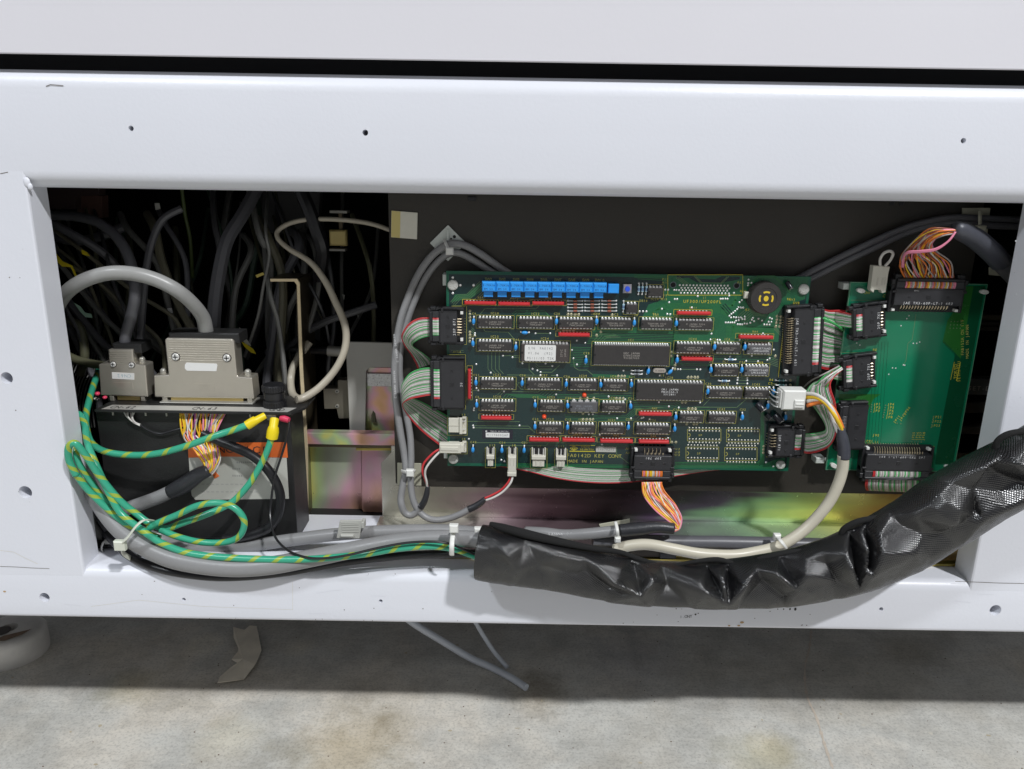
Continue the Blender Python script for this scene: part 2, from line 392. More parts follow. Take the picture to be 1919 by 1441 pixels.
    def strip(s, pts, w, m):
        """flat line of width w lying in the x-z plane facing the front"""
        for a, b in zip(pts[:-1], pts[1:]):
            d = Vector((b.x-a.x, 0, b.z-a.z))
            if d.length < 1e-5: continue
            d.normalize(); nrm = Vector((-d.z, 0, d.x))*(w/2); e = d*(w*.25)
            s.add([a-nrm-e, b-nrm+e, b+nrm+e, a+nrm-e], [(0, 1, 2, 3)], m)
    def text(s, t, c, size, m, adv=.66, rot=0.0, plane='xz', lift=0, mirror=False, italic=0, sx=1.0):
        """centred text; rot in degrees in the facing plane"""
        n = len(t); q = math.radians(rot); ca, sa = math.cos(q), math.sin(q); c = Vector(c)
        for i, ch in enumerate(t):
            if ch == ' ': continue
            vs, fs = glyph(ch)
            ox = (i-(n-1)/2)*adv*size*sx
            out = []
            for x, y in vs:
                X = ox+x*size*sx; Y = (y-.35)*size
                if mirror: X = -X
                X, Y = X*ca-Y*sa, X*sa+Y*ca
                out.append((c.x+X, c.y, c.z+Y) if plane == 'xz' else (c.x+X, c.y+Y, c.z))
            s.add(out, fs, m)
    def build(s, name, parent=None, smooth=False, link=True, origin=None, bevel=0, kind=None):
        o0 = origin if origin is not None else (parent_loc(parent) if parent else Vector((0, 0, 0)))
        me = bpy.data.meshes.new(name)
        me.from_pydata([((v[0]-o0.x)*.001, (v[1]-o0.y)*.001, (v[2]-o0.z)*.001) for v in s.v], [], s.f)
        for m in s.ms: me.materials.append(m)
        me.polygons.foreach_set('material_index', s.m)
        ul = me.uv_layers.new(name='UVMap')
        flat = [c for f in s.uv for uvp in f for c in uvp]
        ul.data.foreach_set('uv', flat)
        if smooth:
            me.polygons.foreach_set('use_smooth', [True]*len(me.polygons))
            if smooth != 'all': me.set_sharp_from_angle(angle=math.radians(42))
        o = bpy.data.objects.new(name, me); col.objects.link(o)
        if parent: o.parent = parent
        elif origin is not None: o.location = origin*.001
        if bevel:
            b = o.modifiers.new('bevel', 'BEVEL'); b.width = bevel*.001; b.segments = 2; b.limit_method = 'ANGLE'; b.angle_limit = math.radians(40)
        if kind: o['kind'] = kind
        return o
_loc = {}
def parent_loc(p): return _loc.get(p.name, Vector((0, 0, 0)))
def tag(o, label, cat, group=None):
    o['label'] = label; o['category'] = cat
    if group: o['group'] = group
    return o
def thing(name, label, cat, loc, group=None):
    o = bpy.data.objects.new(name, None); col.objects.link(o); o.empty_display_size = .01
    o.location = Vector(loc)*.001; _loc[o.name] = Vector(loc)
    return tag(o, label, cat, group)
def spline(pts, sub=6):
    out = []; n = len(pts)
    for i in range(n-1):
        p0 = pts[max(i-1, 0)]; p1 = pts[i]; p2 = pts[i+1]; p3 = pts[min(i+2, n-1)]
        for k in range(sub):
            t = k/sub
            out.append(.5*((2*p1)+(p2-p0)*t+(2*p0-5*p1+4*p2-p3)*t*t+(3*p1-p0-3*p2+p3)*t*t*t))
    out.append(pts[-1].copy()); return out
def path(px, sub=6):
    return spline([P(*p) for p in px], sub)
def rpx(r, u, v, Y): return r/ppm(u, v, Y)
def cable(name, label, cat, px, r, m, parent=None, group=None, sub=6, n=10, flat=1.0):
    """px list of (u,v,Y); r radius in photo pixels (number or list per point)"""
    pts = path(px, sub); mid = px[len(px)//2]
    k = 1/ppm(*mid)
    if isinstance(r, (list, tuple)):
        rr = []
        for i in range(len(r)-1):
            for q in range(sub): rr.append((r[i]+(r[i+1]-r[i])*q/sub)*k)
        rr.append(r[-1]*k)
    else: rr = r*k
    mb = MB(); mb.tube(pts, rr, m, n, flat)
    if parent: return mb.build(name, parent, 'all' if n > 5 else False)
    o = mb.build(name, None, True, origin=pts[0]); return tag(o, label, cat, group)

# ================================================================== THE FLOOR
RAILB = P(960, 1172, 0).z; LEDGE = P(960, 1077.5, 0).z; OPT = P(960, 362, 8).z; BEAMT = P(960, 142, 4).z
FZ = -312.0
# floor level found from the edge of the machine's shadow
fl = MB(); fl.add([(-2500, -1800, FZ), (2500, -1800, FZ), (2500, 1500, FZ), (-2500, 1500, FZ)], [(0, 1, 2, 3)], CONC)
fo = fl.build('floor'); fo['kind'] = 'structure'
# ================================================================== CABINET FRAME
XL = .5*(P(54, 347, 0).x+P(152, 1064, 0).x); XR = .5*(P(1916, 400, 22).x+P(1823, 868, 22).x)
frame = thing('machine_base', 'white enamelled steel frame round the open service bay, drilled with small holes', 'machine frame', (0, 0, LEDGE))
BT = BEAMT; BB = OPT
def arc(cy, cz, r, a0, a1, k=5):
    return [(cy+r*math.cos(math.radians(a0+(a1-a0)*i/k)), cz+r*math.sin(math.radians(a0+(a1-a0)*i/k))) for i in range(k+1)]
prof = arc(11, BB+10, 11, 270, 180, 7) + arc(13, BT-12, 13, 180, 118, 5) + [(10, BT-.5), (60, BT-.5), (60, BB-.5+.5)]
mb = MB(); mb.prismx(prof, -700, 700, WHITE); top = mb.build('top_rail', frame, True)
prof = [(60, RAILB), (60, LEDGE-.4), (100, LEDGE-.4), (100, LEDGE), ] + arc(7.5, LEDGE-7.5, 7.5, 90, 180, 6) + arc(4, RAILB+4, 4, 180, 270, 4)
prof = prof[::-1]
mb = MB(); mb.prismx(prof, -700, 700, WHITE); bot = mb.build('bottom_rail', frame, True)
def post(x0, x1, inner_right, h0=LEDGE-6.5, h1=BB+9.5):
    xi, xo = (x1, x0) if inner_right else (x0, x1); sg = 1 if inner_right else -1; c_ = 1.6
    pl = [(xo, .03), (xi-sg*c_, .03), (xi-sg*c_*.3, .03+c_*.3), (xi, .03+c_), (xi, 22), (xo, 22)]
    m_ = MB(); n_ = len(pl); m_.add([(x, y, h0) for x, y in pl]+[(x, y, h1) for x, y in pl], [tuple(range(n_)) if inner_right else tuple(reversed(range(n_)))][:0]+[tuple(reversed(range(n_))), tuple(range(n_, 2*n_))]+[(i_, (i_+1) % n_, n_+(i_+1) % n_, n_+i_) for i_ in range(n_)], WHITE)
    import bmesh
    o_ = m_.build('side_post', frame, False)
    b_ = bmesh.new(); b_.from_mesh(o_.data); bmesh.ops.recalc_face_normals(b_, faces=b_.faces); b_.to_mesh(o_.data); b_.free()
    return o_
lp = post(-700, XL, True); rp = post(XR, 700, False)
holes = [(245, 240, 5, top), (684, 248, 5.5, top), (1805, 263, 5, top), (83, 1119, 9.5, bot), (344, 1123, 3.6, bot), (713, 1126, 3.6, bot), (1651, 1141, 4, bot), (1865, 1143, 11, bot),
         (12, 708, 11.5, lp), (47, 922, 12.5, lp), (1908, 947, 12, rp)]
for o in (top, bot, lp, rp):
    cut = MB()
    for (u, v, r, t) in holes:
        if t is o:
            p = P(u, v, 0); rr = r/ppm(u, v, 0); cut.cyl((p.x, -6, p.z), (p.x, 14 if r < 8 else 19, p.z), rr, rr, DIRT, 18)
    c = cut.build('cutter'); 
    md = o.modifiers.new('holes', 'BOOLEAN'); md.operation = 'DIFFERENCE'; md.object = c; md.solver = 'EXACT'
    pl = parent_loc(frame)
    c.location = (0, 0, 0); o.parent = None; o.location = pl*.001
    bpy.context.view_layer.update()
    dg = bpy.context.evaluated_depsgraph_get(); me = bpy.data.meshes.new_from_object(o.evaluated_get(dg))
    o.modifiers.clear(); o.data = me; o.location = (0, 0, 0); o.parent = frame
    bpy.data.objects.remove(c)
# weld seams, chips and scuffs in the paint
mb = MB(); rnd = random.Random(3)
RST = mat('rust_stain', (.50, .34, .18), .8)
SEAM = mat('weld_seam_dirt', (.16, .14, .12), .8)
for (pts, w) in (([(0, 1061), (30, 1062), (62, 1064), (92, 1065)], .35), ([(1790, 1089), (1822, 1090), (1870, 1092), (1919, 1093)], .4), ([(0, 325), (14, 322)], .4), ([(86, 161), (94, 158), (118, 160)], .5)):
    mb.strip([P(u, v, -.15 if v > 200 else -.3) for u, v in pts], w, SEAM)
for i in range(26):
    u = rnd.uniform(5, 1100) if i < 13 else rnd.uniform(1150, 1560); v = rnd.uniform(1070, 1150) if i < 13 else rnd.uniform(1138, 1172)
    p = P(u, v, -.15); mb.disc(p, rnd.uniform(.2, .6), SEAM, 6, rz=rnd.uniform(.2, .5))
p = P(1285, 1155, -.2); mb.text('I.ONT', p, 3.2, INK, .6, 4); mb.disc(P(1303, 1151, -.2), .8, INK, 6); mb.disc(P(1303, 1151, -.25)+Vector((2, 0, 1)), .5, INK, 5)
for (u, v, r) in ((1468, 1141, .5), (1480, 1141, .7), (1490, 1141, 1.0), (1457, 1141, .4)): mb.disc(P(u, v, -.2), r, INK, 6, rz=r*1.4)
for (u, v, r) in ((1390, 1166, 1.6), (1384, 1172, 1.2), (1366, 1172, 1.0), (8, 1108, 1.2)): mb.disc(P(u, v, -.2), r, RST, 8, rz=r*.6)
SCR = mat('faint_scratch', (.69, .70, .74), .6); YSM = mat('yellow_smear', (.70, .68, .60), .6)
for i in range(9):
    u = rnd.uniform(5, 1900); v = rnd.uniform(1100, 1150); L_ = rnd.uniform(8, 60); a_ = rnd.uniform(-.25, .25)
    mb.strip([P(u, v, -.12), P(u+L_*.5, v+L_*a_*.6, -.12), P(u+L_, v+L_*a_, -.12)], rnd.uniform(.10, .2), SCR)
for i in range(16):
    u = rnd.choice([rnd.uniform(5, 60), rnd.uniform(1890, 1915)]); v = rnd.uniform(420, 1000); mb.disc(P(u, v, -.1), rnd.uniform(.2, .5), SCR if i % 3 else SEAM, 6)
mb.strip([P(u, v, -.12) for u, v in ((0, 1031), (25, 1034), (48, 1046), (70, 1056))], .35, YSM); mb.strip([P(u, v, -.12) for u, v in ((170, 1136), (260, 1124), (380, 1136), (548, 1142))], .25, YSM)
mb.strip([P(u, v, -.12) for u, v in ((548, 1090), (548, 1142))], .25, YSM); mb.strip([P(556, 331, 1.0), P(561, 334, 1.4)], .6, RST); mb.strip([P(u, v, -.12) for u, v in ((1842, 991), (1856, 991))], .3, RST)
for i in range(12):
    u = rnd.uniform(360, 1000); mb.disc(P(u, 1155+rnd.uniform(-3, 3)+u*.012, -.15), rnd.uniform(.25, .5), SEAM, 6)
mb.build('paint_scuffs', frame, kind='stuff')
for (u, v, r, rz) in ((50, 341, 2.4, 3.4), (56, 349, 1.8, 2.4)):
    mb = MB(); mb.dome(P(u, v, .5), r, 1.3, rz, WHITE, 10, 4); mb.build('weld_blob', frame, True)
# upper cover above the gap
pz = P(960, 115, -4).z
cov = thing('upper_cover', 'plain pale grey cover panel above the dark gap', 'cover panel', (0, -4, pz))
mb = MB(); mb.box(-700, 700, -4, -2.4, pz, pz+180, WHITE2, .6); mb.build('cover_panel', cov)
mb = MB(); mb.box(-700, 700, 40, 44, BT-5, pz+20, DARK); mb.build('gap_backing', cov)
# dark cabinet body; top, bottom and side sheets added to block light
body = thing('cabinet_interior', 'dark steel walls at the back of the service bay', 'machine cabinet', (0, 420, LEDGE))
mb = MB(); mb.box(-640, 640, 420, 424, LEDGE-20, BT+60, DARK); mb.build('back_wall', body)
mb = MB(); mb.box(-640, 640, 60.5, 420, BB+22, BB+26, DARK); mb.build('ceiling_light_block', body)
mb = MB(); mb.box(-640, 640, 101, 420, LEDGE-8, LEDGE-4, DARK); mb.build('bottom_light_block', body)
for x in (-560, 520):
    mb = MB(); mb.box(x, x+4, 40, 420, LEDGE-4, BB+22, DARK); mb.build('side_light_block', body)
# ================================================================== FOOT, PAPER, FLOOR CABLE
c = PZ(18, 1228, FZ); c = Vector((PZ(18, 1228, FZ).x, PZ(18, 1250, FZ).y+24, FZ))
foot = thing('levelling_foot', 'round rusty grey levelling foot under the left end of the frame', 'machine foot', c)
FOOTM = mat('worn_grey_foot', (.66, .64, .60), .5, .2, .35, 45, .3, 300)
mb = MB(); R = 32
pr = [(R, 0), (R+.5, 3), (R, 22), (R-2.5, 26), (R-6, 27.5), (8, 28), (7.5, 20), (0, 20)]
vs = []; fs = []; n = 40
for (r, z) in pr:
    for i in range(n): q = 2*math.pi*i/n; vs.append((c.x+r*math.cos(q), c.y+r*math.sin(q), c.z+z))
for j in range(len(pr)-1):
    for i in range(n): fs.append((j*n+i, j*n+(i+1) % n, (j+1)*n+(i+1) % n, (j+1)*n+i))
mb.add(vs, fs, FOOTM); mb.build('pad', foot, True)
mb = MB(); RUSTF = mat('rust_patch', (.22, .15, .10), .85, 0, .4, 200)
mb.add([(c.x+a, c.y+b, c.z+28.4) for a, b in ((-2, -24), (10, -22), (20, -12), (24, -2), (14, -8), (4, -14))], [(0, 1, 2, 3, 4, 5)], RUSTF); mb.build('rust', foot)
mb = MB(); mb.cyl((c.x-3, c.y-6, c.z+28.2), (c.x-3, c.y-6, c.z+28.5), 8, 8, DIRT, 18); mb.build('socket', foot, True)
# torn paper
pp = [(437, 1178), (458, 1184), (468, 1176), (481, 1178), (490, 1222), (478, 1250), (457, 1273), (432, 1279), (408, 1284), (412, 1272), (432, 1256), (447, 1244), (434, 1238), (446, 1222), (449, 1205), (438, 1198)]
mb = MB(); rnd = random.Random(5); vv = []
for i, (u, v) in enumerate(pp):
    a = PZ(u, v, FZ+1.2); vv.append((a.x, a.y, FZ+1.2+rnd.uniform(0, 3)))
cc = PZ(455, 1235, FZ+5); k = len(vv); vv.append(tuple(cc))
mb.add(vv, [(i, (i+1) % k, k) for i in range(k)][::-1], TAPEP)
o = mb.build('torn_paper', None, False, origin=Vector((cc.x, cc.y, FZ))); tag(o, 'crumpled torn strip of brown paper on the concrete floor', 'paper scrap')
sm = o.modifiers.new('thick', 'SOLIDIFY'); sm.thickness = .0006
# grey hose under the machine
def floorcable(pts, r, m, label):
    ps = []
    for (u, v, z) in pts: ps.append(PZ(u, v, FZ+z))
    ps = spline(ps, 6); mb = MB(); mb.tube(ps, r, m, 12); o = mb.build('loose_hose', None, True, origin=ps[-1]); tag(o, label, 'hose')
CHOSE = mat('pale_grey_hose', (.60, .64, .70), .4, 0, .1, 60)
floorcable([(740, 1140, 62), (775, 1168, 45), (830, 1202, 26), (880, 1232, 10), (920, 1250, 5), (958, 1270, 4), (986, 1288, 4)], 3.4, CHOSE, 'pale grey hose hanging below the frame, its cut end on the floor')
floorcable([(870, 1140, 60), (888, 1162, 48), (905, 1190, 30), (925, 1220, 14), (950, 1250, 6)], 2.2, CHOSE, 'thinner grey hose in the shade behind the pale one')
# crack, stain and plaster smears on the concrete
mb = MB(); CRK = mat('crack_filler', (.54, .47, .39), .8, 0, .2, 300); rnd = random.Random(8)
cp_ = spline([PZ(u, v, FZ+.25) for u, v in ((1520, 1180), (1516, 1215), (1508, 1250), (1511, 1300), (1530, 1345), (1545, 1395), (1562, 1445))], 8)
for a_, b_ in zip(cp_[:-1], cp_[1:]):
    w_ = rnd.uniform(.4, 1.5); mb.add([a_+Vector((-w_, 0, 0)), b_+Vector((-w_, 0, 0)), b_+Vector((w_, 0, 0)), a_+Vector((w_, 0, 0))], [(0, 1, 2, 3)], CRK)
def splat(mb_, u, v, rx, ry, m, k=22, z=.2, seed=0):
    q = random.Random(seed); c_ = PZ(u, v, FZ+z); mb_.add([(c_.x+rx*math.cos(6.283*i/k)*q.uniform(.6, 1.1), c_.y+ry*math.sin(6.283*i/k)*q.uniform(.6, 1.1), c_.z) for i in range(k)], [tuple(range(k))], m)
PLA = mat('plaster_smear', (.58, .55, .48), .8, 0, .25, 120); STN = mat('oil_stain', (.46, .40, .29), .7, 0, .15, 40)
for k in range(40): splat(mb, rnd.uniform(0, 1919), rnd.uniform(1180, 1440), rnd.uniform(.8, 2.6), rnd.uniform(.6, 2), PLA if k % 2 else STN, 9, .3, k+60)
o = mb.build('floor_stains', kind='stuff'); tag(o, 'pale plaster flecks and a filled crack on the concrete floor', 'floor stains')
# grit on the floor
mb = MB(); rnd = random.Random(11)
GRIT = mat('grit', (.14, .10, .07), .9)
for i in range(150):
    u = rnd.uniform(0, 1919); v = rnd.uniform(1175, 1440); a = PZ(u, v, FZ+.3); r = rnd.uniform(.25, .8)
    mb.dome((a.x, a.y, a.z), r, r, r*.6, GRIT, 5, 2)
o = mb.build('floor_grit', kind='stuff'); tag(o, 'dark specks of grit scattered over the concrete floor', 'grit')

# ================================================================== BLACK PLATE, ZINC TRAY AND OTHER SHEET METAL
YP, YB = 70.0, 56.0
def pxpoly(pts, Y): return [(P(u, v, Y).x, P(u, v, Y).z) for u, v in pts]
plate = thing('mounting_plate', 'flat black painted steel plate carrying the two circuit boards', 'mounting plate', P(740, 905, YP))
xl = (P(722, 362, YP).x+P(745, 905, YP).x)/2; zb = (P(745, 911, YP).z+P(1700, 926, YP).z)/2; zt = P(1200, 340, YP).z; xr = P(1806, 600, YP).x
mb = MB(); mb.prism([(xl+3, zb), (xr, zb), (xr, zt), (xl, zt), (xl, zb+3)], YP, YP+2.5, BLKPAINT); mb.build('sheet', plate, bevel=.4)
mb = MB()
for (u, v) in ((884, 372), (1672, 380), (1690, 380)):
    a = P(u, v, YP-1.2); mb = MB(); mb.box(a.x-(3 if u < 900 else 1.6), a.x+(3 if u < 900 else 1.6), YP-1.2, YP, a.z-1.6, a.z+1.6, IDC, .3); mb.build('plate_tab', plate)
tray = thing('zinc_tray', 'iridescent zinc plated tray behind and below the black plate', 'metal tray', (P(720, 1040, 95).x, 95, LEDGE))
x0 = P(716, 950, 95).x; x1 = P(1752, 990, 95).x
zc = P(713, 868, 95).z; zc2 = P(735, 848, 95).z
mb = MB(); mb.prism([(x0, LEDGE+1), (x1, LEDGE+1), (x1, zc2+6), (x0+9, zc2+6), (x0+9, zc2), (x0, zc)], 95, 97.5, Z1); mb.build('upright_sheet', tray, bevel=.5)
mb = MB(); mb.prism([(x0-2, LEDGE+.5), (x1+3, LEDGE+.5), (x1+3, LEDGE+2.2), (x0-2, LEDGE+2.2)], 30.1, 94.5, Z1); mb.build('bottom_flange', tray)
mb = MB(); mb.prism([(x0-2, LEDGE+.5), (x1+3, LEDGE+.5), (x1+3, LEDGE+2.4), (x0-2, LEDGE+2.4)], 24, 30, YZ); mb.build('flange_lip', tray)
for (u, v) in ((1074, 978), (1562, 989), (798, 977)):
    mb = MB(); a = P(u, v, 94); mb.cyl((a.x, 95, a.z), (a.x, 93.4, a.z), 2.6, 2.2, DIRT, 12); mb.cyl((a.x, 93.4, a.z), (a.x, 93.2, a.z), 1.3, 1.3, SILVER, 10); mb.build('rivet', tray, True)
# left: rear zinc panel with embossed flap, bar, grey bracket
rear = thing('rear_zinc_panel', 'yellow and pink zinc panel with a folded flap, left of the tray', 'metal panel', (P(640, 975, 122).x, 122, P(640, 975, 122).z))
a = P(572, 975, 122); b = P(742, 832, 122)
mb = MB(); mb.box(a.x, b.x, 122, 124, a.z, b.z, Z2); mb.build('sheet', rear)
q = pxpoly([(676, 842), (745, 842), (745, 962), (682, 962), (677, 954)], 116)
mb = MB(); mb.prism(q, 116, 121.9, Z2); mb.build('flap', rear, bevel=.8)
q = pxpoly([(668, 836), (745, 836), (745, 841), (668, 841)], 117); mb = MB(); mb.prism(q, 113, 119, YZ); mb.build('flap_lip', rear, bevel=.4)
bar = thing('zinc_crossbar', 'pinkish zinc plated crossbar above the zinc panel', 'metal bar', P(650, 832, 106))
a = P(565, 832, 106); b = P(742, 813, 106)
mb = MB(); mb.box(a.x, b.x, 106, 116, a.z, b.z, Z3); mb.build('bar_face', bar, bevel=.8)
mb = MB(); mb.box(a.x, b.x, 108, 121.9, a.z-3, a.z-.3, BRACK); mb.build('bar_lower_lip', bar)  # olive lip set back below the bar face
br = thing('grey_bracket', 'flat grey metal bracket with a square cutout left of the black plate', 'bracket', P(660, 808, 126))
mb = MB(); q = pxpoly([(647, 640), (745, 642), (745, 688), (693, 688), (686, 694), (684, 810), (655, 810)], 126); mb.prism(q, 126, 129, mat('flat_grey_steel', (.50, .49, .45), .5, .2, .1, 40)); mb.build('bracket_plate', br, bevel=.5)
zp = thing('zinc_backplate', 'pink and gold zinc sheet seen through the grey bracket cutout', 'metal sheet', P(710, 806, 131))
a = P(684, 810, 132); b = P(748, 689, 132)
mb = MB(); mb.box(a.x, b.x, 132, 134, a.z, b.z, Z3); mb.build('sheet', zp)
tp = MB(); FOIL = mat('crinkled_foil', (.80, .80, .78), .3, .6, .35, 600, .5, 900)
a = P(688, 723, 130); b = P(745, 700, 130); tp.box(a.x, b.x, 129.5, 130.2, a.z, b.z, FOIL, .2); o = tp.build('foil_strip', None, origin=a.copy()); tag(o, 'crinkled silver foil strip stuck on the zinc sheet', 'foil tape')
# vertical bracket with bright cut edge at x 560
vb = thing('vertical_bracket', 'tall dark olive bracket with a bright cut edge beside the connector box', 'bracket', P(575, 1000, 104))
q = pxpoly([(556, 522), (561, 530), (567, 690), (576, 838), (577, 986), (572, 986), (570, 838), (561, 690), (556, 534), (551, 527), (506, 527), (506, 522)], 100)
mb = MB(); mb.prism(q, 100, 101.5, BRASSEDGE); mb.build('cut_edge', vb)
mb = MB(); q = pxpoly([(506, 523), (552, 523), (557, 530), (563, 700), (572, 984), (575, 984), (566, 700), (558, 526), (556, 522)], 101.6)
e = [(556, 523, 101.6), (562, 700, 101.6), (573, 985, 101.6)]
fr = [P(*p) for p in e]; bk = [Vector((p.x, 150, p.z)) for p in fr]
mb.add(fr+bk, [(0, 1, 4, 3), (1, 2, 5, 4)], BRACK)
l0 = P(506, 523, 101.6); l1 = P(556, 523, 101.6)
mb.add([l0, l1, Vector((l1.x, 135, l1.z)), Vector((l0.x, 135, l0.z))], [(0, 1, 2, 3)], BRACK)
o = mb.build('bracket_web', vb); sm = o.modifiers.new('t', 'SOLIDIFY'); sm.thickness = .0015; sm.offset = 0
# ================================================================== CIRCUIT BOARD helpers
def pos(u, v, h=0, Y=YB): return P(u, v, Y-h)
class Board:
    def __init__(s, name, label, px, Y):
        s.Y = Y
        (tl, tr, br_, bl) = [P(u, v, Y) for u, v in px]
        s.x0 = (tl.x+bl.x)/2; s.x1 = (tr.x+br_.x)/2; s.z1 = (tl.z+tr.z)/2; s.z0 = (bl.z+br_.z)/2
        s.o = thing(name, label, 'circuit board', (s.x0, Y, s.z0))
        s.silk = MB(); s.tr = MB(); s.via = MB(); s.trl = MB()
    def p(s, u, v, h=0): return P(u, v, s.Y-h)
    def outline(s, u0, v0, u1, v1, m=None, h=.09, w=.3):
        q = [s.p(u0, v0, h), s.p(u1, v0, h), s.p(u1, v1, h), s.p(u0, v1, h)]
        s.silk.strip(q+[q[0]], w, m or SILK)
    def label(s, t, u, v, pxh, m=None, rot=0, h=.10, sx=1.0):
        c = s.p(u, v, h); s.silk.text(t, c, pxh/ppm(u, v, s.Y)/.72, m or SILK, .68, rot-.0, sx=sx)
    def bus(s, pts, n=1, off=(0, 3), w=.42, light=False, m=None):
        for i in range(n):
            q = [s.p(u+off[0]*i, v+off[1]*i, .05+.002*i) for u, v in pts]
            (s.trl if light else s.tr).strip(q, w, m or (TRACEL if light else TRACE))
    def pad(s, u, v, r=2.2, m=None, h=.16):
        s.via.dome(s.p(u, v, 0.02), r/ppm(u, v, s.Y), .35, r/ppm(u, v, s.Y), m or SOLDER, 8, 2)
    def area(s, pts, m, h=.03):
        q = [s.p(u, v, h) for u, v in pts]
        a = sum(q[i].x*q[(i+1) % len(q)].z-q[(i+1) % len(q)].x*q[i].z for i in range(len(q)))
        if a < 0: q = q[::-1]
        s.trl.add(q, [tuple(range(len(q)))], m)
    def finish(s):
        s.tr.build('copper_tracks', s.o, kind='stuff'); s.trl.build('copper_areas', s.o, kind='stuff')
        s.silk.build('silkscreen', s.o, kind='stuff'); s.via.build('solder_pads', s.o, True, kind='stuff')
def child_copy(mesh_obj, name, parent, p):
    o = bpy.data.objects.new(name, mesh_obj); col.objects.link(o); o.parent = parent
    o.location = (Vector(p)-parent_loc(parent))*.001; _loc[o.name] = Vector(p); return o
_mesh = {}
def mesh_from(mb, name, smooth=True):
    me = bpy.data.meshes.new(name)
    me.from_pydata([(a*.001, b*.001, c_*.001) for a, b, c_ in mb.v], [], mb.f)
    for m in mb.ms: me.materials.append(m)
    me.polygons.foreach_set('material_index', mb.m)
    ul = me.uv_layers.new(name='UVMap'); ul.data.foreach_set('uv', [c_ for f in mb.uv for q in f for c_ in q])
    if smooth:
        me.polygons.foreach_set('use_smooth', [True]*len(me.polygons)); me.set_sharp_from_angle(angle=math.radians(40))
    return me
# ---- main board
B = Board('main_circuit_board', 'large dark green circuit board crowded with chips, blue capacitors and red resistor strips', [(836, 508.4), (1523.4, 516.8), (1473.5, 881), (838, 873)], YB)
mb = MB(); mb.box(B.x0, B.x1, YB, YB+1.6, B.z0, B.z1, PCBE); mb.build('board_substrate', B.o)
mb = MB(); e = 2.0; mb.box(B.x0+e, B.x1-e, YB-.02, YB+.5, B.z0+e*1.2, B.z1-e*1.2, PCB); mb.build('solder_mask', B.o)
# dual in line chips
def dip_meshes(n, pitch, bw, hgt, bm):
    key = (n, pitch, bw, hgt, bm.name)
    if key in _mesh: return _mesh[key]
    L = n*pitch+1.0
    b = MB(); b.box(-L/2, L/2, -hgt, -.7, -bw/2, bw/2, bm, .45)
    b.dome((-L/2+.9, -hgt+.02-.03, 0), .9, .05, .9, DARK, 10, 2)
    p = MB()
    for i in range(n):
        x = (i-(n-1)/2)*pitch
        for sgn in (1, -1):
            zo = sgn*(bw/2+.75)
            w = pitch*.34
            p.box(x-w, x+w, -hgt*.62, -hgt*.62+.35, sgn*bw/2, zo, PINM)
            p.box(x-w, x+w, -hgt*.62, -.5, zo-.15, zo+.15, PINM)
            p.box(x-w*.6, x+w*.6, -.6, 0, zo-.15, zo+.15, PINM)
            p.dome((x, 0, zo), .75, .35, .75, SOLDER, 7, 2)
    _mesh[key] = (mesh_from(b, 'chip_body'), mesh_from(p, 'chip_pins'), L)
    return _mesh[key]
def chip(u, v, n, lines, pitch=2.54, bw=6.4, hgt=3.9, bm=CHIP, mk=MARK, ts=None, name='IC', lab=None, outline=True, toff=0):
    """u,v = centre of the front face in the photo, n pins per side"""
    c = P(u, v, YB-hgt); c = Vector((c.x, YB, c.z))
    body, pins, L = dip_meshes(n, pitch, bw, hgt, bm)
    o = child_copy(body, 'integrated_circuit', B.o, c)
    po = child_copy(pins, 'pins', o, c); po['kind'] = 'stuff'
    t = MB(); k = len(lines); ts = ts or 1.75
    for i, s in enumerate(lines):
        if s: t.text(s, (toff, -hgt-.04, ((k-1)/2-i)*ts*.95-.2), ts, mk, .68)
    me = mesh_from(t, 'marking', False); child_copy(me, 'marking', o, c)
    if outline:
        hw = L/2+1.3; hh = bw/2+1.9
        q = [Vector((c.x-hw, YB-.09, c.z-hh)), Vector((c.x+hw, YB-.09, c.z-hh)), Vector((c.x+hw, YB-.09, c.z+hh)), Vector((c.x-hw, YB-.09, c.z+hh))]
        B.silk.strip(q+[q[0]], .3, SILK)
        if lab: B.silk.text(lab, (c.x-.5, YB-.1, c.z+hh+1.6), 2.5, SILK, .68)
    return o
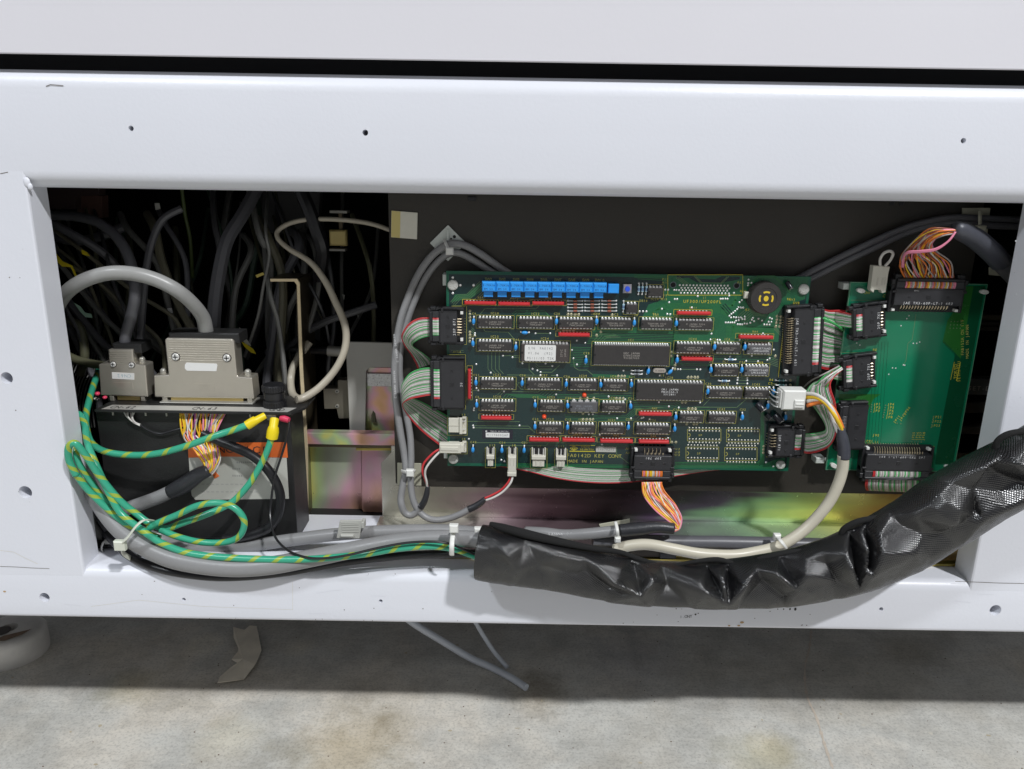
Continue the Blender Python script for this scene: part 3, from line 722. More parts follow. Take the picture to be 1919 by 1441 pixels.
chips = [(927.1, 604.5, 10, ['C JAPAN 9324', '74HC540P'], 'IC20'), (1003.5, 605.6, 10, ['C JAPAN 9324', '74HC540P'], 'IC22'), (1079.5, 606.6, 10, ['C JAPAN 9324', '74HC240AP'], 'IC11'),
         (1154, 606.8, 9, ['TOSHIBA 9332', 'TD62083AP'], 'IC2'), (1230.5, 607.6, 9, ['TOSHIBA 9332', 'TD62783AP'], 'TA1'), (1303, 608.6, 10, ['C JAPAN 9324', '74HC541P'], None),
         (926.9, 648.2, 10, ['C JAPAN 9324', '74HC540P'], 'IC23'), (1299.3, 652.6, 10, ['C JAPAN 9324', '74HC245AP'], 'IC44'), (1364.5, 653, 7, ['C JAPAN 9331', '74HC00AP'], 'IC6'),
         (1361, 695, 7, ['C JAPAN 9331', '74HC32AP'], 'IC7'),
         (931.7, 719.9, 10, ['C JAPAN 9324', '74HC540P'], 'IC31'), (1018.5, 721, 10, ['C JAPAN 9324', '74HC273P'], 'IC37'), (1093, 721.9, 8, ['C JAPAN 9331', '74HC123AP'], 'IC39'),
         (1152, 722.8, 7, ['C JAPAN 9331', '74HC04AP'], 'IC40'), (1359.5, 737, 10, ['C JAPAN 9324', '74HC273P'], 'IC33'), (1418.5, 737.8, 7, ['A JAPAN', 'MC74HC125'], 'IC43'),
         (931.5, 760.7, 10, ['C JAPAN 9324', '74HC541AP'], 'IC10'), (1033, 762, 7, ['C JAPAN 9331', '74HC74AP'], 'IC25'), (1149.5, 763, 7, ['C JAPAN 9331', '74HC14AP'], 'IC41'),
         (1295.5, 783, 7, ['C JAPAN 9331', '74HC08AP'], 'IC8'), (1353, 784, 8, ['C JAPAN 9331', '74HC138AP'], 'IC42'),
         (1030.7, 803, 7, ['C JAPAN 9331', '74HC02AP'], 'IC12'), (1092, 803.6, 7, ['C JAPAN 9331', '74HC74AP'], 'IC29'), (1147, 804.4, 7, ['C JAPAN 9331', '74HC32AP'], 'IC21'),
         (1222.8, 804.9, 10, ['C JAPAN 9324', '74HC245P'], 'IC26')]
for (u, v, n, ln, lab) in chips: chip(u, v, n, ln, lab=lab, ts=1.75 if n > 8 else 1.55)
chip(1423, 654.3, 7, ['UPHH3736AD', 'LMC660CN'], bm=CHIPG, mk=MARKW, ts=2.1, toff=1.2)
chip(1418.2, 695, 7, ['UPHH3736AD', 'LMC660CN'], bm=CHIPG, mk=MARKW, ts=2.1, toff=1.2)
chip(1228, 547, 4, [], lab=None); chip(1183.5, 578, 3, [], lab=None)
rom = chip(1021, 661, 14, ['', '', ''], bw=13.4, hgt=5.2, bm=CHIPB, lab='IC24')
cc = _loc[rom.name]
mb = MB(); mb.prism([(cc.x+x, cc.z+z) for x, z in ((-15, -6.2), (-15.6, -5.6), (-15.6, 5.6), (-15, 6.2), (7.6, 6.2), (8.2, 5.6), (8.2, -5.6), (7.6, -6.2))], YB-5.5, YB-5.21, LABELW)
for i, s in enumerate(('S/N  FA0142', 'V1.06  (92)', '95/11/05 TSK')): mb.text(s, (cc.x-3.6, YB-5.55, cc.z+3.7-i*3.9), 2.7, INKG, .68, sx=.95)
mb.text('271C', (cc.x+12.5, YB-5.25, cc.z), 2.2, MARK, .68, 90); mb.text('JAPAN', (cc.x+15.3, YB-5.25, cc.z), 1.8, MARK, .68, 90); mb.build('chip_label', rom)
chip(1183, 665.5, 32, ['NEC JAPAN', 'D780208CW', '9332K7009'], pitch=1.778, bw=15.2, hgt=4.6, ts=2.0, lab='IC1')
chip(1254.7, 733.5, 20, ['OKI JAPAN', 'M82C55A-2', '3312801'], bw=13.4, hgt=4.4, mk=MARKW, ts=2.1, lab='IC28')
# oscillator can
o = chip(1093.7, 762.5, 4, ['VDH JAPAN', '9.8304 32C'], pitch=5.08, bw=7.8, hgt=4.4, bm=CHIPG, mk=mat('faint_ink', (.26, .28, .31), .6), ts=2.1)
# ---- capacitors
cb = MB(); cb.dome((0, -3.0, -.2), 1.35, 1.5, 2.5, BLUE, 12, 4, True); cb.cyl((0, -3, 2.0), (0, -1.5, 3.2), .5, .45, SOLDER, 7); cb.dome((0, -1.4, 3.2), .75, .8, .75, SOLDER, 8, 3); cb.dome((0, 0, -3.0), .7, .4, .7, SOLDER, 8, 2)
capmesh = mesh_from(cb, 'ceramic_capacitor')
caps = [(887, 601.3), (885.7, 642.6), (966, 650), (1042.3, 601.3), (1117.7, 601.3), (1097.6, 675.4), (1188.3, 604), (1267, 605), (1338.8, 649.5), (1395.6, 649.5), (1268.5, 674), (1332, 692), (1389.7, 692),
        (891.3, 716.3), (978, 717), (1060.6, 719), (1125.4, 720), (892.8, 757.5), (1002.3, 758), (1063.3, 759.4), (1002, 798.8), (1063, 799.7), (1177, 799.7), (885.7, 842), (940, 842.9), (981.7, 842.9),
        (1182.8, 719.7), (1181.4, 760.3), (1326, 732.6), (1266, 781), (1390.7, 781), (1264, 802.9), (1449, 733.6), (1438.8, 760.3), (1471.9, 781)]
rnd = random.Random(2)
for (u, v) in caps:
    c = P(u, v, YB-3); o = child_copy(capmesh, 'ceramic_capacitor', B.o, (c.x, YB, c.z)); o.rotation_euler[1] = rnd.uniform(-.07, .07)
    B.label('C%d' % rnd.randint(1, 48), u+1, v-14, 4.2)
for (u, v, a) in ((983.2, 622.9, 90), (1214.4, 695, 10), (1255.7, 696, 38)):
    c = P(u, v, YB-3); o = child_copy(capmesh, 'ceramic_capacitor', B.o, (c.x, YB, c.z)); o.rotation_euler[1] = math.radians(a)
# ---- resistor strips
def sip(u0, u1, v, vert=False):
    if vert: c0 = P(u0, u1, YB-5); c1 = P(u0, v, YB-5); Ls = c0.z-c1.z; c = Vector((c0.x, YB, (c0.z+c1.z)/2))
    else: c0 = P(u0, v, YB-5); c1 = P(u1, v, YB-5); Ls = c1.x-c0.x; c = Vector(((c0.x+c1.x)/2, YB, (c0.z+c1.z)/2))
    key = ('sip', round(Ls))
    if key not in _mesh:
        m = MB(); m.box(-Ls/2, Ls/2, -5.2, -.9, -1.25, 1.25, RED, .7)
        p = MB(); n = 9
        for i in range(n):
            x = (i-(n-1)/2)*2.54; p.dome((x, 0, .9), .8, .6, .8, SOLDER, 7, 2); p.box(x-.25, x+.25, -1.2, 0, -.2, .2, PINM)
        _mesh[key] = (mesh_from(m, 'resistor_strip'), mesh_from(p, 'strip_pins'))
    o = child_copy(_mesh[key][0], 'resistor_strip', B.o, c); q = child_copy(_mesh[key][1], 'pins', o, c); q['kind'] = 'stuff'
    if vert: o.rotation_euler[1] = math.radians(90)
    hw = Ls/2+1.8; hh = 2.1
    if vert: hw, hh = hh, hw
    q = [Vector((c.x-hw, YB-.09, c.z-hh)), Vector((c.x+hw, YB-.09, c.z-hh)), Vector((c.x+hw, YB-.09, c.z+hh)), Vector((c.x-hw, YB-.09, c.z+hh))]
    B.silk.strip(q+[q[0]], .3, SILKB if v in (587, 568) else SILK)
    if not vert: B.silk.text('RA%d' % rnd.randint(1, 12), (c.x, YB-.1, c.z+hh+1.5), 2.2, SILK, .68)
for a in [(869.7, 928.8, 568), (933.5, 992.6, 569.5), (997, 1057, 568.6), (1046, 1105, 627.6), (1269, 1332.3, 587), (1385.7, 1449, 632), (1277.8, 1335.2, 673.3), (900.7, 957.9, 784), (991.6, 1047, 825), (1054.5, 1113.6, 825.5),
          (1123.9, 1186.7, 827.5), (1196.6, 1254, 828.6), (1197.6, 1258, 776.5)]: sip(*a)
sip(879, 692, 748, True)
# ---- blue trimmers
tm = MB(); w = 10.1
tm.box(-w/2, w/2, -7.6, -.5, -3.6, 3.9, BLUET, .9); tm.box(-w/2+1.2, w/2-2.0, -4.6, -.5, -8.0, -3.65, BLUET, .4)
trim = mesh_from(tm, 'trimmer_potentiometer', True)
tk = MB(); tk.text('S-70X1A', (0, -7.65, 1.3), 2.1, NAVY, .62); tk.text('BM 54', (-.4, -7.65, -1.4), 2.0, NAVY, .68)
tkm = mesh_from(tk, 'trimmer_text', False)
for i in range(9):
    u = 915.5+26.05*i; v = 537.3+i*.28; c = P(u, v, YB-7.6)
    o = child_copy(trim, 'trimmer_potentiometer', B.o, (c.x, YB, c.z)); child_copy(tkm, 'printing', o, (c.x, YB, c.z))
    B.label(('SW3', 'SW2', 'SW5', 'SW4', 'SW6', 'SW7', 'SW8', 'SW9', 'SW10')[i], u-1, 522.5+i*.25, 5.2)
c = P(1149.5, 541, YB-6); mb = MB(); mb.box(c.x-4, c.x+4, YB-6, YB-.3, c.z-3.4, c.z+3.6, BLUET, .6); mb.box(c.x-4.9, c.x-4.1, YB-3.5, YB-.3, c.z-3, c.z+3, NAVY); mb.build('square_blue_switch', B.o)
c = P(1175.5, 541, YB-4); mb = MB(); mb.box(c.x-3.1, c.x+3.1, YB-3.6, YB-.3, c.z-3.3, c.z+3.3, mat('switch_grey', (.42, .40, .42), .4, .4), .4); pb = mb.build('push_button', B.o)
_loc[pb.name] = parent_loc(B.o)
mb = MB(); mb.cyl((c.x, YB-3.6, c.z), (c.x, YB-5.4, c.z), 2.0, 1.8, mat('button_blue', (.03, .10, .75), .3), 16); q = mb.build('button_cap', pb, True)
# ---- axial resistors
def axial(u, v, horiz, m, L=4.2, r=1.0, bands=True, lead=2.0):
    c = P(u, v, YB-1.2); mb = MB(); c = Vector((c.x, YB, c.z)); d = Vector((1, 0, 0)) if horiz else Vector((0, 0, 1))
    a = c+Vector((0, -1.2, 0)); ps = []; rs = []
    for t, k in ((-.5, .35), (-.47, .95), (-.4, 1.05), (-.28, .9), (.28, .9), (.4, 1.05), (.47, .95), (.5, .35)): ps.append(a+d*L*t); rs.append(r*k)
    mb.tube(ps, rs, m, 10)
    for s in (-1, 1):
        e0 = a+d*s*L*.5; e1 = a+d*s*(L/2+lead); mb.tube([e0, e1, e1+Vector((0, 1.2, 0))], .32, SOLDER, 6)
        mb.dome(c+d*s*(L/2+lead), .75, .5, .75, SOLDER, 8, 2)
    if bands:
        for t in (-.22, -.06, .12):
            mb.tube([a+d*(L*t-.22), a+d*(L*t+.22)], r*.95, NAVY if m is RESB else INK, 10)
    mb.build('axial_resistor', B.o, True)
for (u, v) in ((1196.6, 541), (1203.6, 541), (1211, 541)): axial(u, v, False, RESB)
axial(1168, 574, False, RESB, 4.2)
axial(1368.9, 673.3, True, RESB); axial(1357, 713.4, True, RESB); axial(1464, 712.8, True, REST); axial(1464, 721.3, True, REST); axial(1193.5, 694.2, True, RESG); axial(1193, 700.7, True, RESG)
for (a, b) in ((1064, 1091), (1096, 1122.7), (1128, 1154.7)):
    for j, v in enumerate((563.2, 569.9, 576, 582.3)):
        q0 = B.p(a, v, .8); q1 = B.p(b, v, .8); mb = MB()
        mb.tube([q0+Vector((0, .8, 0)), q0, q1, q1+Vector((0, .8, 0))], .28, SOLDER, 6)
        mm = (q0+q1)/2+Vector((0, -.1, 0)); mb.tube([mm-Vector((1.5, 0, 0)), mm-Vector((1.2, 0, 0)), mm+Vector((1.2, 0, 0)), mm+Vector((1.5, 0, 0))], [.4, .8, .8, .4], RUST, 8)
        for q in (q0, q1): mb.dome((q.x, YB, q.z), .75, .5, .75, SOLDER, 8, 2)
        mb.build('glass_diode', B.o, True)
# ---- crystal, buzzer, electrolytics, leds, standoffs
c = P(1235.8, 694.3, YB-3.5)
mb = MB(); pts = [(c.x+x+3.2*(1 if x > 0 else -1)*0, 0) for x in ()]
q = [(c.x+sgn*3.2+1.85*math.cos(a), c.z+1.85*math.sin(a)) for sgn, a in [(1, math.radians(t)) for t in range(-90, 91, 30)]+[(-1, math.radians(t)) for t in range(90, 271, 30)]]
mb.prism(q, YB-3.5, YB-.2, mat('crystal_can', (.55, .50, .45), .32, .7)); cr = mb.build('crystal_can', B.o, bevel=.4); _loc[cr.name] = parent_loc(B.o)
mb = MB(); mb.text('9.8304', (c.x, YB-3.55, c.z), 1.7, INK, .66); mb.build('can_text', cr)
bz = P(1435.2, 559, YB-9)
mb = MB(); n = 40; vs = []; fs = []
pr = [(12.3, 0), (12.3, 2.2), (11.9, 2.6), (11.8, 8.6), (11.3, 9.2), (8.0, 9.3), (7.8, 9.0), (5.9, 9.0), (5.8, 9.1), (0, 9.1)]
for (r, h) in pr:
    for i in range(n): q = 2*math.pi*i/n; vs.append((bz.x+r*math.cos(q), YB-h, bz.z+r*math.sin(q)))
for j in range(len(pr)-1):
    for i in range(n): fs.append((j*n+(i+1) % n, j*n+i, (j+1)*n+i, (j+1)*n+(i+1) % n))
mb.add(vs, fs, mat('buzzer_black', (.035, .032, .030), .45, 0, .15, 200)); bo = mb.build('buzzer', B.o, True); _loc[bo.name] = parent_loc(B.o)
mb = MB(); YM = mat('buzzer_yellow', (.72, .52, .03), .5)
mb.disc((bz.x, YB-9.18, bz.z), 1.8, YM, 16, rz=2.1)
for k in range(4):
    a = math.radians(90*k); mb.ring((bz.x, YB-9.18, bz.z), 4.2, 5.5, YM, 8, a-.5, a+.5)
mb.build('yellow_marking', bo)
mb = MB(); c = P(1399, 553, YB-3); mb.box(c.x-1.8, c.x+1.5, YB-3, YB, c.z-2.4, c.z+2.6, IVORY, .4); mb.build('buzzer_clip', bo)
SLEEVEB = mat('capacitor_sleeve', (.015, .016, .022), .28)
def elco(u0, v0, u1, v1, r, h0=3, h1=6):
    a = P(u0, v0, YB-h0); b = P(u1, v1, YB-h1); mb = MB(); d = (b-a).normalized()
    mb.tube([a, a+d*.6, b-d*.6, b], [r*.85, r, r, r*.9], SLEEVEB, 14); o = mb.build('electrolytic_capacitor', B.o, True); _loc[o.name] = parent_loc(B.o)
    mb = MB(); mb.cyl(b, b+d*.15, r*.85, r*.8, SILVER, 14); mb.build('silver_top', o, True)
    sd = Vector((-d.z, 0, d.x)); mb = MB(); off = (sd*.5+Vector((0, -1, 0))*.85).normalized()*r*.99
    s2 = d.cross(off).normalized()*r*.35
    mb.add([a+off-s2+d, b+off-s2-d, b+off+s2-d, a+off+s2+d], [(0, 1, 2, 3)], MARKW); mb.build('stripe', o)
elco(1419, 755, 1430, 769.5, 2.7, 3, 7); elco(1452, 776, 1463.5, 791, 2.7, 3, 7); elco(1474, 528, 1482, 541, 1.9, 2, 5); elco(1436, 776, 1444, 784, 1.9, 2, 4)
for (u, v) in ((1094.4, 739), (1019.2, 779.5)):
    c = B.p(u, v); mb = MB(); mb.cyl((c.x, YB, c.z), (c.x, YB-2.2, c.z), 1.8, 1.6, REDLED, 16); mb.dome((c.x, YB-2.2, c.z), 1.6, 1.5, 1.6, REDLED, 16, 4); mb.build('red_led', B.o, True)
STAND = mat('nylon_standoff', (.55, .56, .52), .45, 0, .15, 500, .6, 900)
for (u, v, s) in ((848, 534, 1), (1506.5, 542, 1), (849, 860.5, 1), (1463, 871, .9)):
    c = B.p(u, v, 1.5); mb = MB(); mb.cyl((c.x, YB, c.z), (c.x, YB-1.4, c.z), 4.1*s, 3.9*s, STAND, 20); mb.dome((c.x, YB-1.4, c.z), 3.9*s, .7, 3.9*s, STAND, 20, 4)
    mb.cyl((c.x, YB+1.6, c.z), (c.x, YP, c.z), 3, 3, STAND, 10); mb.build('nylon_standoff', B.o, True)
for (u, v) in ((834, 525), (836, 851)):
    c = B.p(u, v); mb = MB(); mb.box(c.x-2.2, c.x+2.2, YB+1.7, YP, c.z-4.2, c.z+4.2, NYLON, .4); mb.build('support_clip', B.o)
for (u, v) in ((848, 519.5), (862, 534), (848, 549), (887, 534)): B.pad(u, v, 2.4)
# ---- white pin headers
def header(u0, v0, u1, v1, hz, n, u_open):
    h = 5.5; a = P(u0, v1, YB-h); b = P(u1, v0, YB-h); mb = MB(); x0, x1, z0, z1 = a.x, b.x, a.z, b.z
    if hz:     # opening towards the left
        xm = x0+(x1-x0)*.62; mb.box(x0, xm, YB-h*.75, YB-.3, z0+.9, z1-.9, IVORY, .3); mb.box(xm, xm+(x1-x0)*.16, YB-h, YB-.3, z0, z1, IVORY, .3)
        for i in range(n):
            z = z0+(z1-z0)*(i+.5)/n; mb.tube([Vector((xm+1.5, YB-3, z)), Vector((x1-1, YB-3, z)), Vector((x1-1, YB, z))], .4, PINM, 6)
        mb.box(xm+1, x1, YB-.8, YB-.2, z0, z1, IVORY); mb.box(xm, x1, YB-4, YB-.2, z1-.9, z1, IVORY); mb.box(xm, x1, YB-4, YB-.2, z0, z0+.9, IVORY)
        for i in range(n-1):
            z = z0+(z1-z0)*(i+1)/n; mb.box(x0-.05, xm-.1, YB-h*.75-.3, YB-h*.75+.2, z-.3, z+.3, mat('ivory_shade', (.58, .56, .48), .5))
    else:
        zm = z0+(z1-z0)*.42; mb.box(x0+.9, x1-.9, YB-h*.75, YB-.3, z0, zm, IVORY, .3); mb.box(x0, x1, YB-h, YB-.3, zm, zm+(z1-z0)*.2, IVORY, .3)
        for i in range(n):
            x = x0+(x1-x0)*(i+.5)/n; mb.tube([Vector((x, YB-3, zm+2)), Vector((x, YB-3, z1-1)), Vector((x, YB, z1-1))], .4, PINM, 6)
        mb.box(x0+.9, x1-.9, YB-.8, YB-.2, zm+1, z1, IDC)
        mb.box(x0, x0+.9, YB-4, YB-.2, zm, z1, IVORY); mb.box(x1-.9, x1, YB-4, YB-.2, zm, z1, IVORY)
        for i in range(n-1):
            x = x0+(x1-x0)*(i+1)/n; mb.box(x-.5, x+.5, YB-h*.75-.3, YB-h*.75+.2, z0+.2, zm-.1, mat('ivory_shade', (.58, .56, .48), .5))
    mb.build('pin_header', B.o)
    B.outline(u0-2, v0-2, u1+2, v1+2)
header(840, 783, 873, 813, True, 2, 0); header(840, 829, 873, 848, True, 2, 0)
header(911, 841, 926, 874, False, 2, 0); header(952, 841, 967, 874, False, 2, 0); header(995.4, 842, 1022.6, 875, False, 3, 0); header(1041, 843, 1061, 875.5, False, 3, 0)
for (s, u, v) in (('J3', 868, 777), ('J4', 868, 822), ('J13', 922, 834), ('J8', 962, 834), ('J7', 1010, 836), ('J11', 1051, 836)): B.label(s, u, v, 4.5)
# ---- labels and printing on the board
mb = MB(); c = P(932, 813, YB-.3); mb.box(c.x-12, c.x+12, YB-.25, YB-.1, c.z-3.9, c.z+3.6, mat('black_label', (.02, .018, .03), .3)); mb.box(c.x-9.4, c.x+9.4, YB-.4, YB-.26, c.z-2.7, c.z+1.2, LABELW)
mb.text('9117009SAP', (c.x, YB-.45, c.z-.8), 2.5, INKG, .68); mb.text('TOKYO SEIMITSU', (c.x+1.2, YB-.3, c.z+2.3), 1.5, MARKW, .68); mb.disc((c.x-9.0, YB-.3, c.z+2.3), .8, MARKW, 8, rz=.6); mb.build('serial_sticker', B.o)
mb = MB(); c = P(1135, 841.7, YB-.3); mb.box(c.x-8, c.x+8, YB-.4, YB-.1, c.z-2.3, c.z+2.3, LABELG, .1); mb.text('1407A295', (c.x, YB-.45, c.z), 2.5, INKG, .68); mb.build('small_sticker', B.o)
B.label('FA0142D KEY CONT', 1113, 853.5, 7.0, SILK, 0, .1, .98); B.label('MADE IN JAPAN', 1096, 863.8, 5.6, SILK, 0, .1, .98)
B.silk.strip([B.p(1067, 833.8, .09), B.p(1114, 834.3, .09)], .4, SILKB); B.silk.strip([B.p(1067, 845, .09), B.p(1114, 845.5, .09)], .7, SILKB)
B.label('TOKYO', 1096, 837, 3.6, SILKB); B.label('SEIMITSU', 1099, 841.8, 3.4, SILKB)
c = B.p(1075, 839.5, .1); B.silk.ring(c, .7, 1.2, SILKB, 12); q = [c+Vector((x, 0, z)) for x, z in ((-3, 0), (0, 2), (3, 0), (0, -2))]; B.silk.strip(q+[q[0]], .4, SILKB)
B.label('UF300/UF200FL', 1316, 564.5, 6.0, SILKB, 0, .1, .98); B.label('J1', 1320, 557, 4, SILK)
# unpopulated connector footprint
B.outline(1251, 514.5, 1391.5, 552.5, SILKB, .09, .35)
for r, (v, u0) in enumerate(((533.7, 1273.5), (538.7, 1276.5), (543.3, 1272), (548.5, 1275.3))):
    for i in range(15): B.pad(u0+6.43*i, v+i*.07, 2.0)
for (u, v) in ((1261, 533.3), (1380, 534.8)):
    c = B.p(u, v, .05); B.via.ring((c.x, YB-.07, c.z), 1.9, 2.5, mat('grey_pad', (.12, .16, .17), .4), 14); B.via.disc((c.x, YB-.06, c.z), 1.9, DARK, 14)
for (u, v) in ((1263, 542.8), (1267, 542.8), (1264, 560), (1268.5, 560), (1253.5, 566), (1246, 542.5), (1251.5, 542.5), (1350, 559.5), (1354, 559.5), (1359, 559.3), (1363, 559.6), (1366, 553.5), (1375, 548.5), (1307, 554.5),
               (1296, 576), (1240, 578.3), (1198, 583), (1204.5, 583), (1211, 583), (1250, 588), (1255.5, 588.5), (1402.5, 523.5), (1402, 530), (1408, 529.5), (1401.5, 534), (1332.8, 625)): B.pad(u, v, 2.0)
for (u, v) in ((1390, 562), (1385.5, 566), (1381, 579), (1377, 582.5), (1373.5, 585.5), (1370, 588), (1366.5, 591.5), (1384, 575.5), (1388.5, 576), (1392.5, 576), (1369.5, 594.5), (1374.5, 594), (1379, 594.6), (1384, 594.6), (1388.7, 594.6), (1395.5, 593),
               (1391, 597.5), (1395.5, 597.5), (1384, 599.5), (1378.7, 600.6), (1359.5, 604), (1364, 604), (1368, 604), (1372, 604), (1376, 604), (1382, 607.3), (1386.3, 607.5), (1390.5, 607.5), (1395, 605.7), (1399.5, 606), (1405.8, 604.4),
               (1413, 601.3), (1408.7, 598.6), (1411, 595), (1421, 596.7), (1427.7, 599.9), (1442, 595.3), (1446, 597), (1440, 602.7), (1445, 602.6), (1431.8, 607.8), (1436.5, 607.8), (1441.6, 607.9), (1429.5, 624.6)): B.pad(u, v, 1.9)
PADY = mat('tarnished_pad', (.42, .40, .26), .35, .4)
for (u, v) in ((1456, 592.2), (1463, 592.5), (1455.5, 598.5), (1462.5, 598.8), (1454.5, 604.6), (1462, 604.8), (1453.5, 611.2), (1460.5, 611.5), (880, 582), (880, 588.5), (880, 595), (880, 601), (880, 622), (880, 627.5), (880, 633.5), (880, 639.5),
               (1064, 588.5), (1070, 588.5), (1077, 588.7), (1084, 588.8), (1146.7, 589.7), (1055.5, 619.3), (1061.5, 619.3), (1067.5, 619.4), (1074, 619.5), (1117.5, 627.6), (1125.6, 621.4), (1258.3, 659.5), (1258, 666.8), (1264.5, 684), (1264, 691.2),
               (1452.5, 666.8), (1481, 712), (1480.5, 721), (1289, 706.4), (1295, 706.4), (1301.5, 706.5), (1307, 706.6), (1158, 704.5), (1164.5, 704.5), (1170, 704.7), (1087.8, 745.5), (1100, 745.7), (1112.4, 745.8), (1154.5, 745.8), (1161, 746), (1167.5, 746),
               (1092, 774.5), (1278, 753.5), (1284.5, 753.5), (1289.5, 765.5), (1297, 765.5), (1303, 765.6), (1092, 785.4), (1099, 785.5), (1105, 785.5), (1110.5, 785.6), (1286.5, 794.3), (1300, 794.5), (1305.5, 794.5), (1258.5, 828.3), (1266, 828.4),
               (1431, 836), (1430.5, 842), (1430, 848)): B.pad(u, v, 2.8, PADY)
# unpopulated chip footprints
for (u0, v0, u1, v1, c0, c1) in ((1287.7, 804, 1350.5, 825.8, 1291.5, 1347.5), (1361, 804.3, 1423, 827.5, 1365, 1420), (1285, 837.3, 1346.5, 861, 1289, 1343), (1357.5, 838, 1418.3, 862.6, 1362, 1414.5)):
    B.outline(u0, v0, u1, v1)
    for i in range(10):
        uu = c0+(c1-c0)*i/9
        for v, r in ((v0-2.5 if v0 < 820 else v0-3.5, 1.8), (v0+2.8, 1.8), (v1-3.4, 1.8), (v1+2.8, 1.8)): B.pad(uu, v+i*.1, r, mat('silver_pad', (.55, .54, .46), .3, .5))
    B.label('SP', u0+24, (v0+v1)/2, 4); c = B.p(u0+1.5, (v0+v1)/2, .09); B.silk.ring(c, 1.4, 1.8, SILK, 8, -1.57, 1.57)
for (u, v) in ((866, 618.4), (889.5, 624), (889.3, 628), (892, 682), (896, 731), (892.5, 727), (944, 732.7), (942, 658+8), (960, 669), (1003, 624), (1030.5, 624), (973, 797-0), (886, 797), (887, 801), (919, 698), (888, 764.4), (887.5, 768.3), (1080.5, 637.5), (1096, 642),
               (1071, 655.6), (1074, 671), (1080.7, 682.7), (1034.5, 685.3), (1022, 680.6), (978.7, 680.4), (997.5, 690.7), (1006.5, 693.7), (1012.5, 696.8), (1012.3, 702.7), (1043.5, 702.9), (1041.7, 738.5), (1140, 742.5), (1171, 748), (1141, 774), (1103, 775.7), (1110.5, 776),
               (1156, 783.5), (1182, 783.7), (1202, 783), (1205.5, 781.5), (1217, 784.5), (1123.5, 814.3), (1030, 818.5), (1253, 761.4), (1271.5, 763.5), (1234.5, 753), (1311.5, 754), (1270, 691.5), (1274.7, 691.6), (1305.5, 691.8), (1312, 692), (1236, 703),
               (1449.5, 655), (1441.7, 671.5), (1437.5, 674.3), (1398, 676), (1420, 676.5), (1408.5, 666), (1367.5, 668), (1382, 707.5), (1400, 707.8), (1381.5, 711.8), (1400, 712.3), (1381, 718), (1400, 718.3), (1227, 827-2), (1236, 821), (1251.3, 820.5), (914, 862-5),
               (939, 861.5), (945, 864), (1435, 866), (1449, 873.5), (1128, 832.5), (1168, 702-8), (878, 822), (1255, 808), (1331, 642-6), (1344, 636.6), (1348.5, 636.6), (1386, 636)): B.pad(u, v, 1.9)
# ---- copper
G1 = PCBG
B.area([(1188, 513), (1515, 519), (1508, 560), (1465, 575), (1458, 640), (1330, 640), (1262, 640), (1256, 684), (1262, 686), (1262, 625), (1110, 622), (1110, 612), (1262, 614), (1200, 600), (1215, 570), (1246, 560), (1240, 520), (1188, 520)], G1)
B.area([(1268, 516), (1300, 516), (1310, 522), (1340, 523), (1352, 517), (1386, 518), (1386, 523), (1352, 529), (1306, 529), (1290, 520), (1268, 522)], PCB, .035)
B.area([(845, 566), (852, 551), (876, 550), (900, 529), (902, 545), (880, 560), (862, 562)], G1)
B.area([(960, 876), (985, 870), (1200, 873), (1425, 872), (1448, 862), (1470, 858), (1470, 878), (1200, 876)], G1)
B.area([(1425, 770), (1432, 770), (1432, 872), (1424, 872)], G1)
B.area([(1110, 700), (1190, 703), (1190, 708), (1110, 706)], G1); 
B.bus([(844, 565), (856, 552), (874, 551), (899, 527)], 4, (2.2, 2.6), .3, True); B.bus([(885, 564), (903, 547)], 4, (5, 0), .3, True)
B.bus([(950, 566), (957, 558), (985, 558)], 3, (8, -.5), .3, True); B.bus([(898, 590), (908, 578), (1004, 578), (1012, 570)], 1, (0, 0), .3, True)
B.bus([(960, 587), (968, 581), (1020, 582), (1030, 592)], 4, (2, 3), .35); B.bus([(960, 603), (970, 603)], 3, (0, 4), .35)
B.bus([(906, 616), (909, 621), (952, 622), (966, 638)], 1, light=True); B.bus([(1003, 624), (1030, 624)], 1, light=True)
B.bus([(914, 660), (914, 691), (922, 700)], 4, (7, 0), .32, True); B.bus([(941, 666), (974, 666)], 1, light=True); B.bus([(960, 669), (974, 669)], 1, light=True)
B.bus([(991, 680), (991, 692), (1002, 703), (1032, 703)], 1, light=True); B.bus([(1003, 680), (1009, 686), (1034, 686)], 2, (0, 5), .3, True); B.bus([(1012, 697), (1034, 697), (1048, 684)], 1, light=True)
B.bus([(950, 702), (1043, 703)], 1, light=True); B.bus([(1068, 650), (1108, 651)], 12, (0, 3.2), .4); B.bus([(1074, 672), (1076, 688), (1084, 693), (1100, 693), (1110, 702)], 1, light=True)
B.bus([(1110, 622), (1133, 622), (1268, 625)], 8, (-1.5, 3), .42, m=mat('trace_bright', (.022, .15, .045), .3)); B.bus([(1110, 640), (1124, 626), (1150, 625)], 4, (4, 2), .3, True)
for k in range(7):
    B.bus([(1215+k*3, 590-k*2), (1245+k*2, 568+k*2), (1350, 570+k*2.5), (1372+k, 586+k*2.5), (1372, 612+k*3), (1450, 613+k*3)], 1, (0, 0), .42, m=MATS['trace_bright'])
B.bus([(1350, 573), (1373, 600), (1380, 606)], 3, (4, -2), .8, m=PCB)
B.bus([(1195, 516), (1246, 519)], 3, (0, 3), .4, m=MATS['trace_bright']); B.bus([(1300, 517), (1312, 529), (1350, 530), (1362, 518)], 2, (3, 0), .4, m=TRACEL)
B.bus([(1380, 594), (1398, 578), (1420, 580)], 6, (3, 2.4), .35, light=True); B.bus([(1360, 611), (1450, 613)], 9, (0, 2.6), .4, m=MATS['trace_bright'])
